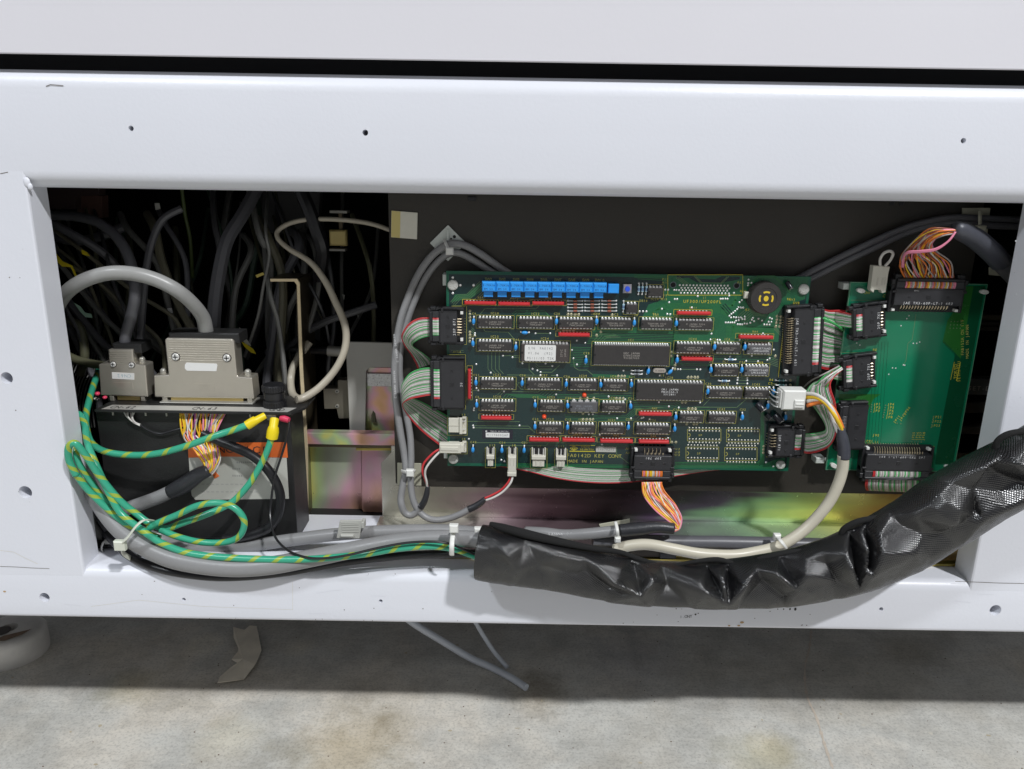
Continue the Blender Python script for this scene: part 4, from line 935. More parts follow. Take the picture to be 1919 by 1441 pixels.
B.bus([(1400, 543-8), (1420, 517), (1452, 517), (1466, 530), (1480, 545)], 2, (0, 3), .8, m=MATS['trace_bright']); B.bus([(1266, 520), (1284, 533)], 3, (3, -1), .35, light=True)
B.bus([(1262, 559), (1268, 552), (1300, 553)], 2, (0, 3), .4, m=MATS['trace_bright']); B.bus([(1355, 574), (1372, 572), (1378, 562), (1378, 553)], 1, (0, 0), 1.5, m=MATS['trace_bright'])
B.bus([(959, 733), (1008, 734), (1018, 726)], 1, light=True); B.bus([(940, 748), (948, 738), (1010, 739), (1026, 725)], 5, (5, 1.5), .45, m=TRACE); B.bus([(932, 739), (942, 730)], 2, (6, 0), .3, True)
B.bus([(1041.7, 738.5), (1190, 741)], 5, (1, 3.1), .42, m=TRACE); B.bus([(966, 717), (976, 729), (988, 729)], 1, light=True); B.bus([(970, 717), (990, 717)], 1, light=True); B.bus([(1083, 734), (1090, 738), (1190, 736)], 1, light=True)
B.bus([(1058, 777), (1172, 779), (1190, 764), (1200, 764)], 4, (1, 3), .42, m=TRACE); B.bus([(1188, 754), (1262, 756), (1275, 750)], 6, (0, 3.4), .42, m=TRACE); B.bus([(1188, 766), (1252, 762)], 1, light=True); B.bus([(1172, 783), (1192, 785), (1204, 772)], 2, (3, 3), .35, True)
B.bus([(873, 789), (973, 789.5)], 1, light=True); B.bus([(884, 797), (990, 798), (1000, 808)], 1, light=True); B.bus([(887, 801), (992, 802.5), (1002, 810)], 1, light=True); B.bus([(883, 731), (896, 731)], 1, light=True)
B.bus([(890, 829), (1060, 829), (1060, 833)], 1, light=True); B.bus([(940, 834), (1022, 835), (1032, 825)], 1, light=True); B.bus([(1010, 830), (1190, 833)], 2, (0, 3), .35, m=TRACE); B.bus([(1023, 816), (1120, 814.5)], 1, light=True)
B.bus([(1300, 762), (1380, 763), (1400, 746)], 1, light=True); B.bus([(1318, 759), (1332, 745)], 1, light=True); B.bus([(1270, 765), (1330, 763)], 2, (0, 4), .35, m=TRACE)
B.bus([(1382, 707.5), (1400, 707.8)], 1, light=True); B.bus([(1381.5, 711.8), (1400, 712.3)], 1, light=True); B.bus([(1381, 718), (1400, 718.3)], 1, light=True); B.bus([(1367, 668), (1420, 669)], 1, light=True); B.bus([(1398, 676), (1420, 676.5)], 1, light=True)
B.bus([(1274.7, 691.6), (1305, 691.8)], 1, light=True); B.bus([(1440, 668), (1458, 674)], 5, (0, 3.2), .32, light=True); B.bus([(1450, 610), (1462, 622)], 3, (0, 3), .32, light=True)
B.bus([(1270, 680), (1330, 682)], 2, (0, 3), .4, m=TRACE); B.bus([(1338, 664), (1450, 665)], 3, (0, 4), .4, m=TRACE); B.bus([(1322, 645), (1338, 640), (1400, 640)], 2, (0, 2), .4, m=TRACE)
B.bus([(838+10, 572), (868, 572)], 3, (0, 3), .3, True); B.bus([(884, 606), (893, 606)], 1, light=True); B.bus([(883, 612), (890, 620)], 3, (0, 4), .3, True)
B.bus([(1200, 834), (1210, 822)], 2, (8, 0), .3, True); B.bus([(1155, 835), (1155, 850), (1178, 868)], 1, light=True); B.bus([(1110, 840), (1160, 855)], 0)
B.bus([(845, 656), (868, 656)], 4, (1, 4), .3, True); B.label('BCR4', 856, 659, 4)
B.bus([(962, 876-4), (1175, 876-1)], 2, (0, -4), .5, m=MATS['trace_bright']); B.bus([(1265, 872), (1420, 872), (1430, 862), (1430, 800)], 3, (0, -3), .6, m=MATS['trace_bright'])
# connector outlines and small text
B.outline(846, 573, 874, 645); B.outline(838, 664, 872, 766); B.outline(1182, 838, 1262, 852); B.silk.strip([B.p(1472, 572, .09), B.p(1458, 706, .09)], .4, SILKB); B.silk.strip([B.p(1441, 795, .09), B.p(1436, 856, .09), B.p(1448, 856, .09)], .35, SILK)
for (s, u, v) in (('A12', 1178, 840), ('A1', 1176, 848), ('B12', 1268, 841), ('A10', 1268, 847), ('A13', 1268, 852), ('P12', 1246, 523), ('A10', 1246, 529), ('P19', 1244, 553), ('A13', 1244, 560), ('TA1', 1228, 590-2), ('IC54', 1226, 560), ('S888', 1205, 563),
                  ('Y1', 1241, 703), ('RV3', 1484, 561), ('DVB', 1492, 567), ('P57', 1387, 529), ('RL5', 1392, 545), ('R5', 1490-12, 560), ('R6', 1445, 711), ('C7', 1443, 718), ('B2', 1400, 580), ('RV8', 1441, 656), ('RV9', 1424, 684-5), ('D3', 1146, 587-10), ('IC29', 1080, 815), ('IC21', 1115, 588)):
    B.label(s, u, v, 4.3, SILK if u < 1300 else SILKB)
B.finish()

# ================================================================== SECOND BOARD
YR = 58.0
R_ = Board('adapter_circuit_board', 'smaller plain bright green circuit board with black ribbon sockets on its edges', [(1596, 528.5), (1853, 531.4), (1785.6, 882.7), (1544, 881)], YR)
mb = MB(); mb.box(R_.x0, R_.x1, YR, YR+1.6, R_.z0, R_.z1, mat('pale_board_edge', (.10, .26, .16), .4)); mb.build('board_substrate', R_.o)
mb = MB(); mb.box(R_.x0+.6, R_.x1-.6, YR-.02, YR+.5, R_.z0+.6, R_.z1-.6, RPCB); mb.build('solder_mask', R_.o)
R_.area([(1600, 535), (1660, 536), (1660, 585), (1610, 640), (1580, 650), (1583, 620)], mat('second_board_teal', (.006, .16, .085), .3)); R_.area([(1814, 535), (1846, 535), (1785, 870), (1752, 870), (1755, 840)], RPCBD, .032)
R_.area([(1775, 600), (1803, 560), (1810, 536), (1824, 536), (1800, 672), (1766, 640)], RPCBG, .034); R_.area([(1572, 738), (1650, 738), (1636, 748), (1626, 770), (1568, 790)], RPCBG, .034)
R_.bus([(1716, 588), (1709, 636), (1701, 643), (1697, 676), (1692, 683)], 1, w=.35, light=True); R_.bus([(1640, 640), (1625, 838)], 5, (6, 0), .3, m=RPCBD); R_.bus([(1766, 640), (1800, 676), (1768, 868)], 2, (3, 0), .4, m=RPCBD)
R_.bus([(1575, 660), (1640, 660)], 1, light=True); R_.bus([(1594, 562), (1665, 562)], 1, light=True)
R_.silk.strip([R_.p(1614, 834, .09), R_.p(1750, 836, .09)], .35, SILKB)
for (u, v) in ((1711, 643), (1717.5, 643), (1723, 640.5), (1688, 610), (1703, 591), (1695, 684), (1692.5, 683.5), (1672, 689), (1678, 689.5), (1665, 701), (1605, 642), (1611, 646), (1699, 596.5)): R_.pad(u, v, 1.4)
for i in range(3):
    for j in range(4): R_.pad(1782+j*6.3-i, 602+i*6.3, 1.2, TRACEL)
for (us, vs_, n, dx, dy) in ((1633, 758, 4, -.5, 4.4), (1659, 759, 6, -.9, 4.5), (1749, 781, 5, -1, 4.8), (1708, 828, 4, 6, 0), (1681, 793, 2, 6.5, .6), (1692, 777, 3, 4, -4)):
    for i in range(n): R_.pad(us+dx*i, vs_+dy*i, 1.4, TRACEL)
for (s, u, v, r) in (('JP1', 1643, 757, 0), ('JP2', 1643, 763, 0), ('JP3', 1642, 769, 0), ('JP4', 1669, 757, 0), ('JP5', 1669, 763, 0), ('JP6', 1668, 769, 0), ('JP7', 1667, 775, 0), ('JP8', 1666, 781, 0), ('JP11', 1680, 785, 60), ('JP15', 1691, 781, 60), ('JP36', 1699, 769, 60),
                  ('JP21', 1756, 781, 0), ('JP22', 1755, 789, 0), ('JP23', 1753, 797, 0), ('JP55', 1711, 817, 90), ('JP56', 1718, 817, 90), ('JP57', 1724, 817, 90), ('JP58', 1730, 817, 90), ('JP91', 1627, 826, 0), ('JP93', 1628, 831, 0), ('J95', 1641, 815, 0), ('J1', 1642, 828, 0), ('CN1', 1625, 548, 0), ('PL4', 1658, 551, 70), ('BE', 1639, 655, 0)):
    R_.label(s, u, v, 4.6, SILKB, r)
for s, u, v in (('FAB152A CN I/F', 1803, 632), ('MADE IN JAPAN', 1812, 640)): R_.label(s, u, v, 5.6, SILK, 100, .1, .95)
c = R_.p(1790, 696, .1); R_.silk.text('TOKYO', c, 3.6, SILKB, .66, 99); R_.silk.text('SEIMITSU', c+Vector((2.6, 0, 0)), 3.2, SILKB, .66, 99)
R_.silk.strip([R_.p(1788, 678, .1), R_.p(1781, 711, .1)], .35, SILKB); R_.silk.strip([R_.p(1799, 679, .1), R_.p(1792, 713, .1)], .6, SILKB)
for (u, v, rot) in ((1611, 543.5, 12), (1842, 546, 8), (1561, 871, 25), (1775, 874, 20)):
    mb = MB(); c = R_.p(u, v, 0); q = []
    for i in range(12):
        a = 2*math.pi*i/12; x = 3.3*math.cos(a); z = 1.8*math.sin(a); b = math.radians(-rot); q.append((c.x+x*math.cos(b)-z*math.sin(b), c.z+x*math.sin(b)+z*math.cos(b)))
    mb.prism(q, YR-2.5, YP, PWHITE); mb.build('nylon_latch', R_.o, bevel=.4)
for (u, v) in ((1588, 536), (1536, 862)):
    c = P(u, v, YR+3); mb = MB(); mb.box(c.x-3.6, c.x+3.6, YR+2, YP, c.z-2.4, c.z+2.4, NYLON, .4); mb.build('support_clip', R_.o)
R_.finish()

# ================================================================== RIBBON CABLES WITH BLACK PLUGS
RGW = {'r': WRED, 'g': WGRN, 'w': WWHT, 'y': WYEL, 'o': WORG, 'p': WPNK, 'b': WBRN, 'k': WGRY, 'v': WPUR}
def seq(n, kind):
    rnd_ = random.Random(n*7+len(kind)); 
    if kind == 'rg':
        base = 'kwgkwkwgwkgkwwkg'; return [WRED, WRED] + [RGW[base[i % len(base)]] for i in range(n-3)] + [WGRN]
    base = 'kobyopkwbykopvokwy'; return [RGW[base[(i*5+rnd_.randint(0, 2)) % len(base)]] for i in range(n)]
def plug(cable_t, u, v, W, L, rot, Y, n, cols, text=None, text2=None, h=9.0, slot=.42, rev=False, pins_on=True, back_h=2.0):
    """black ribbon plug; centre pixel u,v; W across the ribbon and L along it in pixels. local -z is where the ribbon leaves"""
    k = ppm(u, v, Y-h); W /= k; L /= k
    c = P(u, v, Y-h); c = Vector((c.x, Y, c.z))
    sh = MB()
    hw = W/2; hl = L/2
    # base header on the board side, cover with slot, latch arms
    pn = .20*L if pins_on else .02*L
    sh.box(-hw, -hw+1.9, -h*.72, -.5, -hl*.55, hl, IDC, .4); sh.box(hw-1.9, hw, -h*.72, -.5, -hl*.55, hl, IDC, .4)
    sh.box(-hw+1.9, hw-1.9, -h*.35, -.5, hl-pn-.5, hl, IDC)
    ww = hw*(.48 if n <= 20 else .57 if n == 30 else .68)
    z1 = hl-pn; z0 = -hl
    zs1 = z0+L*(slot-.11); zs0 = zs1-min(5.0, L*.20)
    b = zs0+min(5.0, L*.20)
    sh.box(-hw+2.4, hw-2.4, -h, -1.0, b, z1, IDC2, .5)                    # main cover
    sh.box(-hw+2.8, -ww, -h, -1.0, zs0, b, IDC2, .3); sh.box(ww, hw-2.8, -h, -1.0, zs0, b, IDC2, .3)
    sh.box(-ww, ww, -h+3.4, -1.0, zs0, b, IDC)
    sh.box(-hw+3.0, hw-3.0, -h-.6, -2.0, zs0-2.3, zs0, IDC, .5)           # strain relief bar
    sh.box(-hw*.93, -hw*.93+3.2, -h+1.5, -2.5, -hl-1.0, zs0, IDC, .5); sh.box(hw*.93-3.2, hw*.93, -h+1.5, -2.5, -hl-1.0, zs0, IDC, .5)
    sh.box(-hw-.5, -hw+2.0, -h+1, -2.5, zs0-1.5, zs0+2.5, IDC, .4); sh.box(hw-2.0, hw+.5, -h+1, -2.5, zs0-1.5, zs0+2.5, IDC, .4)
    sh.box(-1.6, 1.6, -h-.25, -h+.1, (b+z1)/2-1.6, (b+z1)/2+1.4, IDC, .1)
    sh.box(-hw+2.4, hw-2.4, -h-.12, -h+.1, b+.9, b+1.2, IDC)
    for sx in (-1, 1):
        xo = sx*hw
        sh.prism([(xo*.93, z0+1.5), (xo*.80, z0-.6), (xo*.72, z0-.6), (xo*.72, zs0-1), (xo, b+2.5), (xo, b-.5)], -h*.80, -2.2, IDC)
        sh.box(xo-sx*.2, xo-sx*3.2, -h-.45, -h+.3, b+1.6, b+3.4, IDC, .25); sh.box(xo*.52-1, xo*.52+1, -h-.2, -h+.2, (b+z1)/2-.8, (b+z1)/2+.8, IDC, .1)
        sh.box(xo-sx*2.2, xo-sx*2.9, -h-.15, -h*.4, b, z1, IDC)
    sh.box(-hw*.30, hw*.30, -h-.95, -h-.5, zs0-2.0, zs0-1.3, IDC2, .1)
    def put(mb_, name, smooth=False, kind=None, par=None):
        me = mesh_from(mb_, name, smooth); o = bpy.data.objects.new(name, me); col.objects.link(o); o.parent = par or cable_t
        if par is None:
            o.location = (c-parent_loc(cable_t))*.001; o.rotation_euler[1] = math.radians(rot)
        if kind: o['kind'] = kind
        return o
    po = put(sh, 'ribbon_plug')
    if pins_on:
        pm = MB(); m = n//2 if n > 24 else max(5, n//3)
        span = 2*ww-1.0
        for i in range(m):
            x = (i-(m-1)/2)*span/m
            pm.tube([Vector((x, -h*.55, z1)), Vector((x, -h*.50, z1+pn*.55)), Vector((x+.2, -.2, hl+.4))], .33, PINGOLD, 5)
            pm.box(x+span/m*.5-.25, x+span/m*.5+.25, -h*.8, -h*.75, z1, z1+pn*.35, PINGOLD)
        put(pm, 'pins', kind='stuff', par=po)
    lt = MB()
    for sx in (-1, 1): lt.box(sx*(hw-3.9)-1.1, sx*(hw-3.9)+1.1, -h*.75, -1, hl-2.9, hl-.9, PWHITE, .2)
    put(lt, 'white_key', par=po)
    wm = MB()
    for i in range(n):
        x = (i-(n-1)/2)*(2*ww-.3)/n; m_ = cols[i] if not rev else cols[n-1-i]; r = (2*ww-.3)/n/2
        pts = [Vector((x, -h+2.6, b-.2)), Vector((x, -h+.5, b-.5)), Vector((x, -h-.1, (b+zs0)/2)), Vector((x, -h+.3, zs0+.5)), Vector((x, -h+1.5, zs0-.1))]
        wm.tube(pts, r*.98, m_, 6, cap=False)
    put(wm, 'ribbon_window', True, 'stuff', po)
    if text or text2:
        tm_ = MB()
        if text: tm_.text(text, (0, -h-.06, z1-2.0), 2.6 if W > 30 else 2.7, MARKW, .72, 180)
        if text2: tm_.text(text2, (hw*.35, -h-.06, b+1.6), 2.0, MARKW, .7, 180)
        put(tm_, 'moulded_text', par=po)
    return po
def ribbon(cable_t, A, Bp, cols, r_scale=1.0, sub=6, name='ribbon_wires', bulge=0, n_=6):
    """A and Bp: the two edges as lists of (u,v,Y)"""
    pa = path(A, sub); pb = path(Bp, sub); n = len(cols); mb = MB(); rnd_ = random.Random(n)
    for i in range(n):
        t = (i+.5)/n; pts = []
        for j, (a, b) in enumerate(zip(pa, pb)):
            pts.append(a.lerp(b, t))
        rr = [max(.2, (a-b).length/n/2*r_scale*.86) for a, b in zip(pa, pb)]
        rr = [min(x, .66) for x in rr]
        mb.tube(pts, rr, cols[i], n_, cap=False)
    return mb.build(name, cable_t, 'all', kind='stuff')
def bundle(cable_t, A, Bp, cols, sub=7, amp=1.2, r=.5, name='loose_wires', seed=1):
    rnd_ = random.Random(seed); n = len(cols); mb = MB()
    ctrlA = [P(*p) for p in A]; ctrlB = [P(*p) for p in Bp]; K = len(A)
    for i in range(n):
        t = (i+.5)/n; ps = []
        for j in range(K):
            tt = t if j in (0,) else min(1, max(0, t+rnd_.uniform(-.12, .12)*(1 if j < K-1 else 2)))
            q = ctrlA[j].lerp(ctrlB[j], tt)
            if 0 < j: q = q+Vector((rnd_.uniform(-.6, .6)*amp, rnd_.uniform(-1.6, 1.6)*amp, rnd_.uniform(-.5, .5)*amp))
            ps.append(q)
        mb.tube(spline(ps, sub), r, cols[i], 6, cap=False)
    return mb.build(name, cable_t, 'all', kind='stuff')
# R1 top left plug
t = thing('ribbon_cable', 'ribbon cable on the upper of two black plugs at the large board\'s left edge', 'ribbon cable', P(835, 612, YB), 'ribbon cables')
cs = seq(20, 'rg')
plug(t, 836, 612, 71, 66, 90, YB, 20, cs, '20P 871', h=9, slot=.40, rev=False)
ribbon(t, [(812, 594, 50), (800, 594, 49), (782, 596, 47), (764, 607, 46), (753, 624, 48), (752, 634, 52), (758, 648, 58), (768, 662, 63), (778, 680, 66), (782, 690, 67)][0:10],
       [(812, 630, 50), (802, 630, 49), (788, 634, 48), (778, 640, 50), (773, 645, 54), (775, 650, 59), (784, 656, 62), (796, 664, 64), (808, 674, 66), (812, 680, 67)], cs)
# R2 left 20 way plug, ribbon folds down and runs under the board to the bottom
t = thing('ribbon_cable', 'wide ribbon folding down from the lower left plug, then sagging below the large board', 'ribbon cable', P(838, 720, YB), 'ribbon cables')
cs = seq(30, 'rg'); 
plug(t, 840, 720, 103, 60, 90, YB, 30, cs, '20', h=9, slot=.34, rev=True, pins_on=False)
ribbon(t, [(816, 742, 49), (804, 741, 48), (786, 744, 46), (768, 748, 45), (756, 755, 48), (754, 762, 53), (766, 782, 60), (790, 808, 63), (820, 832, 64), (850, 853, 64), (900, 868, 63), (950, 876, 60), (992, 884, 57), (1040, 896, 55), (1100, 904, 55), (1160, 905, 56), (1230, 898, 58), (1290, 888, 60), (1340, 881, 62), (1400, 876, 63)],
       [(816, 688, 49), (804, 688, 48), (786, 690, 46), (766, 700, 45), (752, 722, 48), (758, 738, 54), (790, 752, 60), (820, 768, 63), (845, 782, 64), (870, 800, 64), (930, 835, 63), (990, 858, 60), (1020, 866, 57), (1060, 872, 56), (1110, 875, 57), (1170, 875, 58), (1230, 871, 60), (1290, 869, 61), (1340, 868, 62), (1400, 866, 63)], cs, .9)
# R3 long plug at right edge
t = thing('ribbon_cable', 'short broad ribbon from the tall black plug on the right edge of the large board', 'ribbon cable', P(1505, 640, YB), 'ribbon cables')
cs = seq(40, 'rg')
plug(t, 1507, 640, 136, 66, -94, YB, 40, cs, 'JAE TX3-60P-LT-1 651', h=10, slot=.36)
ribbon(t, [(1530, 590, 48), (1542, 592, 50), (1556, 596, 56), (1572, 604, 64), (1590, 612, 67)],
       [(1523, 688, 48), (1536, 690, 50), (1550, 693, 56), (1566, 690, 64), (1584, 690, 67)], cs[::-1])
ribbon(t, [(1532, 572, 55), (1550, 580, 60), (1575, 580, 63), (1602, 584, 62)], [(1532, 594, 55), (1552, 606, 60), (1578, 612, 63), (1602, 608, 62)], [WRED, WRED]+[WWHT, WGRY, WGRN, WGRY]*3)
mb = MB(); mb.tube(path([(1538, 594, 47), (1550, 599, 45), (1566, 608, 48), (1580, 618, 60)]), .9, WGRN, 8); mb.build('green_wire', t, 'all')
# green board: left plugs
plug_specs = [(1630, 602, 70, 72, 'upper', '20P 7X1'), (1611, 698, 70, 72, 'middle', '20P 7X1')]
t2 = thing('ribbon_cable', 'black ribbon plug at the upper left edge of the green board', 'ribbon cable', P(1630, 602, YR), 'ribbon cables')
plug(t2, 1630, 602, 68, 70, 82, YR, 16, seq(16, 'rg'), '20P 7X1', h=9, slot=.42)
ribbon(t2, [(1602, 586, 52), (1592, 586, 53), (1578, 583, 57), (1565, 581, 62)], [(1599, 614, 52), (1590, 614, 53), (1576, 612, 57), (1563, 611, 62)], seq(16, 'rg'))
# R4 lower right plug with ribbon curling up to middle plug
t = thing('ribbon_cable', 'ribbon curling from the lower right plug up to the middle plug of the green board', 'ribbon cable', P(1478, 828, YB), 'ribbon cables')
cs = seq(20, 'rg')
plug(t, 1474, 829, 64, 62, -92, YB, 16, cs[:16], '20P 871', h=9, slot=.36)
plug(t, 1611, 698, 68, 70, 82, YR, 16, cs[:16], '20P 7X1', h=9, slot=.42)
ribbon(t, [(1500, 846, 50), (1514, 850, 46), (1535, 846, 40), (1554, 836, 36), (1566, 815, 34), (1568, 785, 34), (1566, 755, 36), (1558, 730, 40), (1556, 708, 44), (1562, 692, 49), (1576, 686, 52), (1586, 686, 52)],
       [(1500, 812, 50), (1512, 812, 48), (1530, 810, 47), (1546, 805, 46), (1544, 792, 45), (1530, 770, 45), (1516, 752, 47), (1510, 735, 50), (1522, 718, 52), (1546, 708, 52), (1572, 712, 52), (1584, 713, 52)], cs, .8)
bundle(t, [(1500, 725, 60), (1520, 712, 52), (1545, 700, 46), (1575, 686, 50)], [(1545, 770, 52), (1556, 745, 42), (1560, 715, 40), (1582, 690, 50)], [WGRY, WGRN, WWHT, WGRY, WGRN, WWHT, WRED, WRED], r=.62)
# bottom left plug of green board, ribbon plugs behind the power cable
t = thing('ribbon_socket', 'empty black ribbon socket behind the power cable on the left edge of the green board', 'ribbon socket', P(1598, 800, YR))
plug(t, 1598, 800, 96, 54, 88, YR, 16, [IDC2]*16, None, h=8, slot=.4, pins_on=False)
# R5 bottom multicolour plug
t = thing('multicolour_cable', 'grey cable whose orange wires fan up into the plug below the large board', 'cable', P(1222, 870, YB))
cm = [WORG, WPNK, WORG, WYEL, WWHT, WORG, WYEL, WYEL, WWHT, WGRY, WORG, WWHT, WORG, WPNK, WORG, WORG]
plug(t, 1223, 872, 82, 64, 0, YB, 16, cm, '20P 781', h=10, slot=.44)
bundle(t, [(1202, 903, 46), (1206, 928, 40), (1228, 955, 32), (1262, 984, 26), (1266, 992, 24), (1256, 991, 22)], [(1240, 903, 46), (1244, 920, 40), (1266, 945, 34), (1276, 968, 28), (1274, 988, 24), (1262, 996, 22)], cm*2, amp=.7, r=.52)
cable('heat_shrink', '', '', [(1160, 994, 22), (1200, 990, 22), (1232, 987, 22), (1262, 990, 22)], [12, 12.5, 11, 10.5], SHRINK, t)
cable('sheath', '', '', [(985, 996, 45), (1020, 998, 38), (1060, 1002, 32), (1110, 999, 26), (1165, 993, 22)], 10.5, CGREY, t)
mb = MB(); c = P(1060, 1000, 32); k = 1/ppm(1060, 1000, 32)
mb.text('SANWA DENSEN', c+Vector((0, -10.7*k*.98, 2.2)), 3.0, MARKW, .82, 1.5); mb.build('printing', t)
# R6 top multicolour plug on green board
t = thing('multicolour_cable', 'dark grey cable, its pink and orange wires fanning into the green board\'s top plug', 'cable', P(1740, 555, YR))
cm = (['p', 'p']+list('kobwykpobwykopkwyobkpwykbowkpyo'))*2; cm = [RGW[x] for x in cm[:40]]
plug(t, 1741, 552, 140, 70, 180, YR, 34, cm[:34], 'JAE TX3-60P-LT-1 683', '841', h=10, slot=.44)
bundle(t, [(1694, 520, 50), (1688, 500, 44), (1692, 478, 36), (1712, 450, 28), (1745, 428, 20), (1796, 430, 18)], [(1788, 520, 50), (1780, 492, 44), (1752, 470, 36), (1745, 455, 26), (1765, 440, 20), (1796, 436, 18)], [RGW[x] for x in 'obkbobyokbwbpokbyobkwbyopbkwobykoybkowybopkb'], amp=1.0, r=.55, seed=4)
mb = MB()
for i in range(2): mb.tube(path([(1690+i*2, 500, 40), (1696, 474+i*2, 32), (1722, 470+i*2, 24), (1752, 466+i*2, 18), (1776, 452, 15), (1790, 434, 15)]), .75, WPNK, 8)
mb.build('pink_wires', t, 'all')
cable('heat_shrink', '', '', [(1788, 428, 18), (1800, 432, 20), (1830, 448, 28), (1860, 474, 38), (1874, 490, 44)], [12, 17, 19, 20, 19.5], SHRINKG, t, n=14)
cable('sheath', '', '', [(1866, 481, 42), (1890, 505, 50), (1915, 532, 58), (1945, 566, 66)], 17, CGREYD, t, n=14)
# R7 bottom plug on green board
t = thing('ribbon_cable', 'ribbon hanging from the wide plug at the foot of the green board', 'ribbon cable', P(1683, 870, YR), 'ribbon cables')
cs = seq(38, 'rg')
plug(t, 1683, 871, 134, 68, 0, YR, 38, cs, None, None, h=10, slot=.42)
c = P(1690, 856.5, YR-10.1); mb = MB(); mb.text('JAE TX3-60P-LT-1 661', c, 2.3, MARKW, .8, 180); mb.build('moulded_text', t)
ribbon(t, [(1622, 896, 50), (1620, 908, 51), (1622, 917, 56), (1626, 918, 64)], [(1722, 898, 50), (1722, 908, 51), (1722, 920, 56), (1722, 922, 64)], cs)

# white plug with loop of wire at the top of the green board
t = thing('jumper_plug', 'ivory jumper plug with a small loop of white wire above the green board', 'plug', P(1648, 522, YR))
a = P(1631, 547, YR-7); b = P(1663, 497, YR-7)
mb = MB(); mb.prism(pxpoly([(1630, 543), (1636, 497), (1667, 499), (1664, 512), (1659, 547), (1652, 549), (1650, 543), (1638, 542), (1636, 548)], YR-7), YR-7.5, YR-1.5, IVORY); o = mb.build('plug_body', t, bevel=.4)
mb = MB(); 
for (u, v) in ((1644, 527), (1653, 527), (1658, 526)): c = P(u, v, YR-7.6); mb.box(c.x-.5, c.x+.5, YR-7.7, YR-7.4, c.z-2.8, c.z+2.8, mat('ivory_shade', (.58, .56, .48), .5))
mb.build('slots', t)
cable('wire_loop', '', '', [(1649, 498, 52), (1649, 485, 50), (1656, 474, 48), (1667, 470, 47), (1673, 475, 48), (1668, 487, 50), (1658, 498, 52)], 2.7, WWHT, t)
# plugs and two core cables at the lower left
def plug2(t, u0, v0, u1, v1, Y, horiz):
    a = P(u0, v1, Y); b = P(u1, v0, Y); mb = MB(); mb.box(a.x, b.x, Y, Y+5.5, a.z, b.z, IVORY, .5)
    if horiz: mb.box(b.x-.5, b.x+2.5, Y+.8, Y+5, a.z+.8, b.z-.8, IVORY, .3); mb.box(a.x-.01+1, b.x-2, Y-.5, Y+.3, (a.z+b.z)/2-1.6, (a.z+b.z)/2+1.6, IVORY, .3)
    else:
        mb.box(a.x-.3, b.x+.3, Y-.5, Y+5.6, a.z, a.z+3.2, IVORY, .4)
        for s in (-1, 1): mb.box((a.x+b.x)/2+s*1.3-.3, (a.x+b.x)/2+s*1.3+.3, Y-.15, Y+.1, (a.z+b.z)/2+1, (a.z+b.z)/2+7, mat('ivory_shade', (.58, .56, .48), .5))
    mb.build('plug_body', t)
t = thing('two_core_cable', 'thin grey cable looping back up to the ivory plug at the left board edge', 'cable', P(848, 840, 50))
plug2(t, 823, 832, 863, 849, 47, True)
mb = MB(); mb.tube(path([(826, 840, 50), (812, 848, 49), (795, 866, 48), (791, 882, 48), (797, 900, 49), (801, 912, 50)]), .9, WRED, 8); mb.tube(path([(826, 844, 49), (812, 858, 47), (799, 875, 46), (796, 888, 47), (799, 902, 48), (800, 914, 50)]), .9, WWHT, 8); mb.build('wire_pair', t, 'all')
cable('heat_shrink', '', '', [(801, 910, 50), (799, 925, 50), (795, 938, 50), (788, 950, 51)], [4, 5.5, 6, 6.5], SHRINK, t)
cable('sheath', '', '', [(790, 946, 51), (783, 956, 52), (770, 965, 52), (758, 960, 52), (752, 945, 52), (751, 930, 54), (755, 905, 56), (760, 880, 58), (757, 850, 60), (750, 810, 60), (744, 770, 60), (740, 730, 60), (739, 690, 60), (742, 650, 61), (750, 600, 62), (765, 555, 63), (783, 515, 64), (805, 483, 65), (828, 463, 66), (845, 456, 66), (870, 459, 66), (900, 475, 66), (935, 500, 66), (965, 520, 66)], 6.8, CGREY, t, n=10)
mb = MB()
for i, (u, v) in enumerate(((738.5, 652), (736.5, 720))): 
    c = P(u+3, v, 55); mb.text('C SANWA DENSEN'[i*0:], c+Vector((0, -.4, 0)), 2.0, MARKW, .8, 96 if i == 0 else 91)
mb.build('printing', t)
t = thing('two_core_cable', 'thin grey cable sagging right to the ivory plug at the bottom board edge', 'cable', P(958, 870, 48))
plug2(t, 951, 856, 967, 892, 46, False)
mb = MB(); mb.tube(path([(957, 890, 49), (952, 903, 48), (938, 918, 48), (920, 928, 48), (908, 933, 48)]), .9, WRED, 8); mb.tube(path([(961, 890, 48), (956, 905, 46), (942, 921, 46), (924, 932, 46), (910, 937, 47)]), .9, WWHT, 8); mb.build('wire_pair', t, 'all')
cable('heat_shrink', '', '', [(909, 934, 48), (900, 942, 48), (889, 949, 48), (878, 954, 48)], [4.5, 6, 6.5, 7], SHRINK, t)
cable('sheath', '', '', [(880, 953, 48), (862, 963, 48), (840, 971, 49), (818, 974, 50), (800, 970, 51), (785, 958, 52), (775, 940, 53), (770, 915, 55), (769, 885, 57), (770, 855, 59), (768, 815, 61), (760, 770, 62), (752, 730, 63), (748, 690, 63), (752, 640, 63), (766, 590, 64), (782, 550, 65), (800, 515, 66), (820, 490, 67), (840, 475, 67), (860, 474, 67), (885, 486, 67), (915, 505, 67), (945, 520, 67)], 6.4, CGREY, t, n=10)
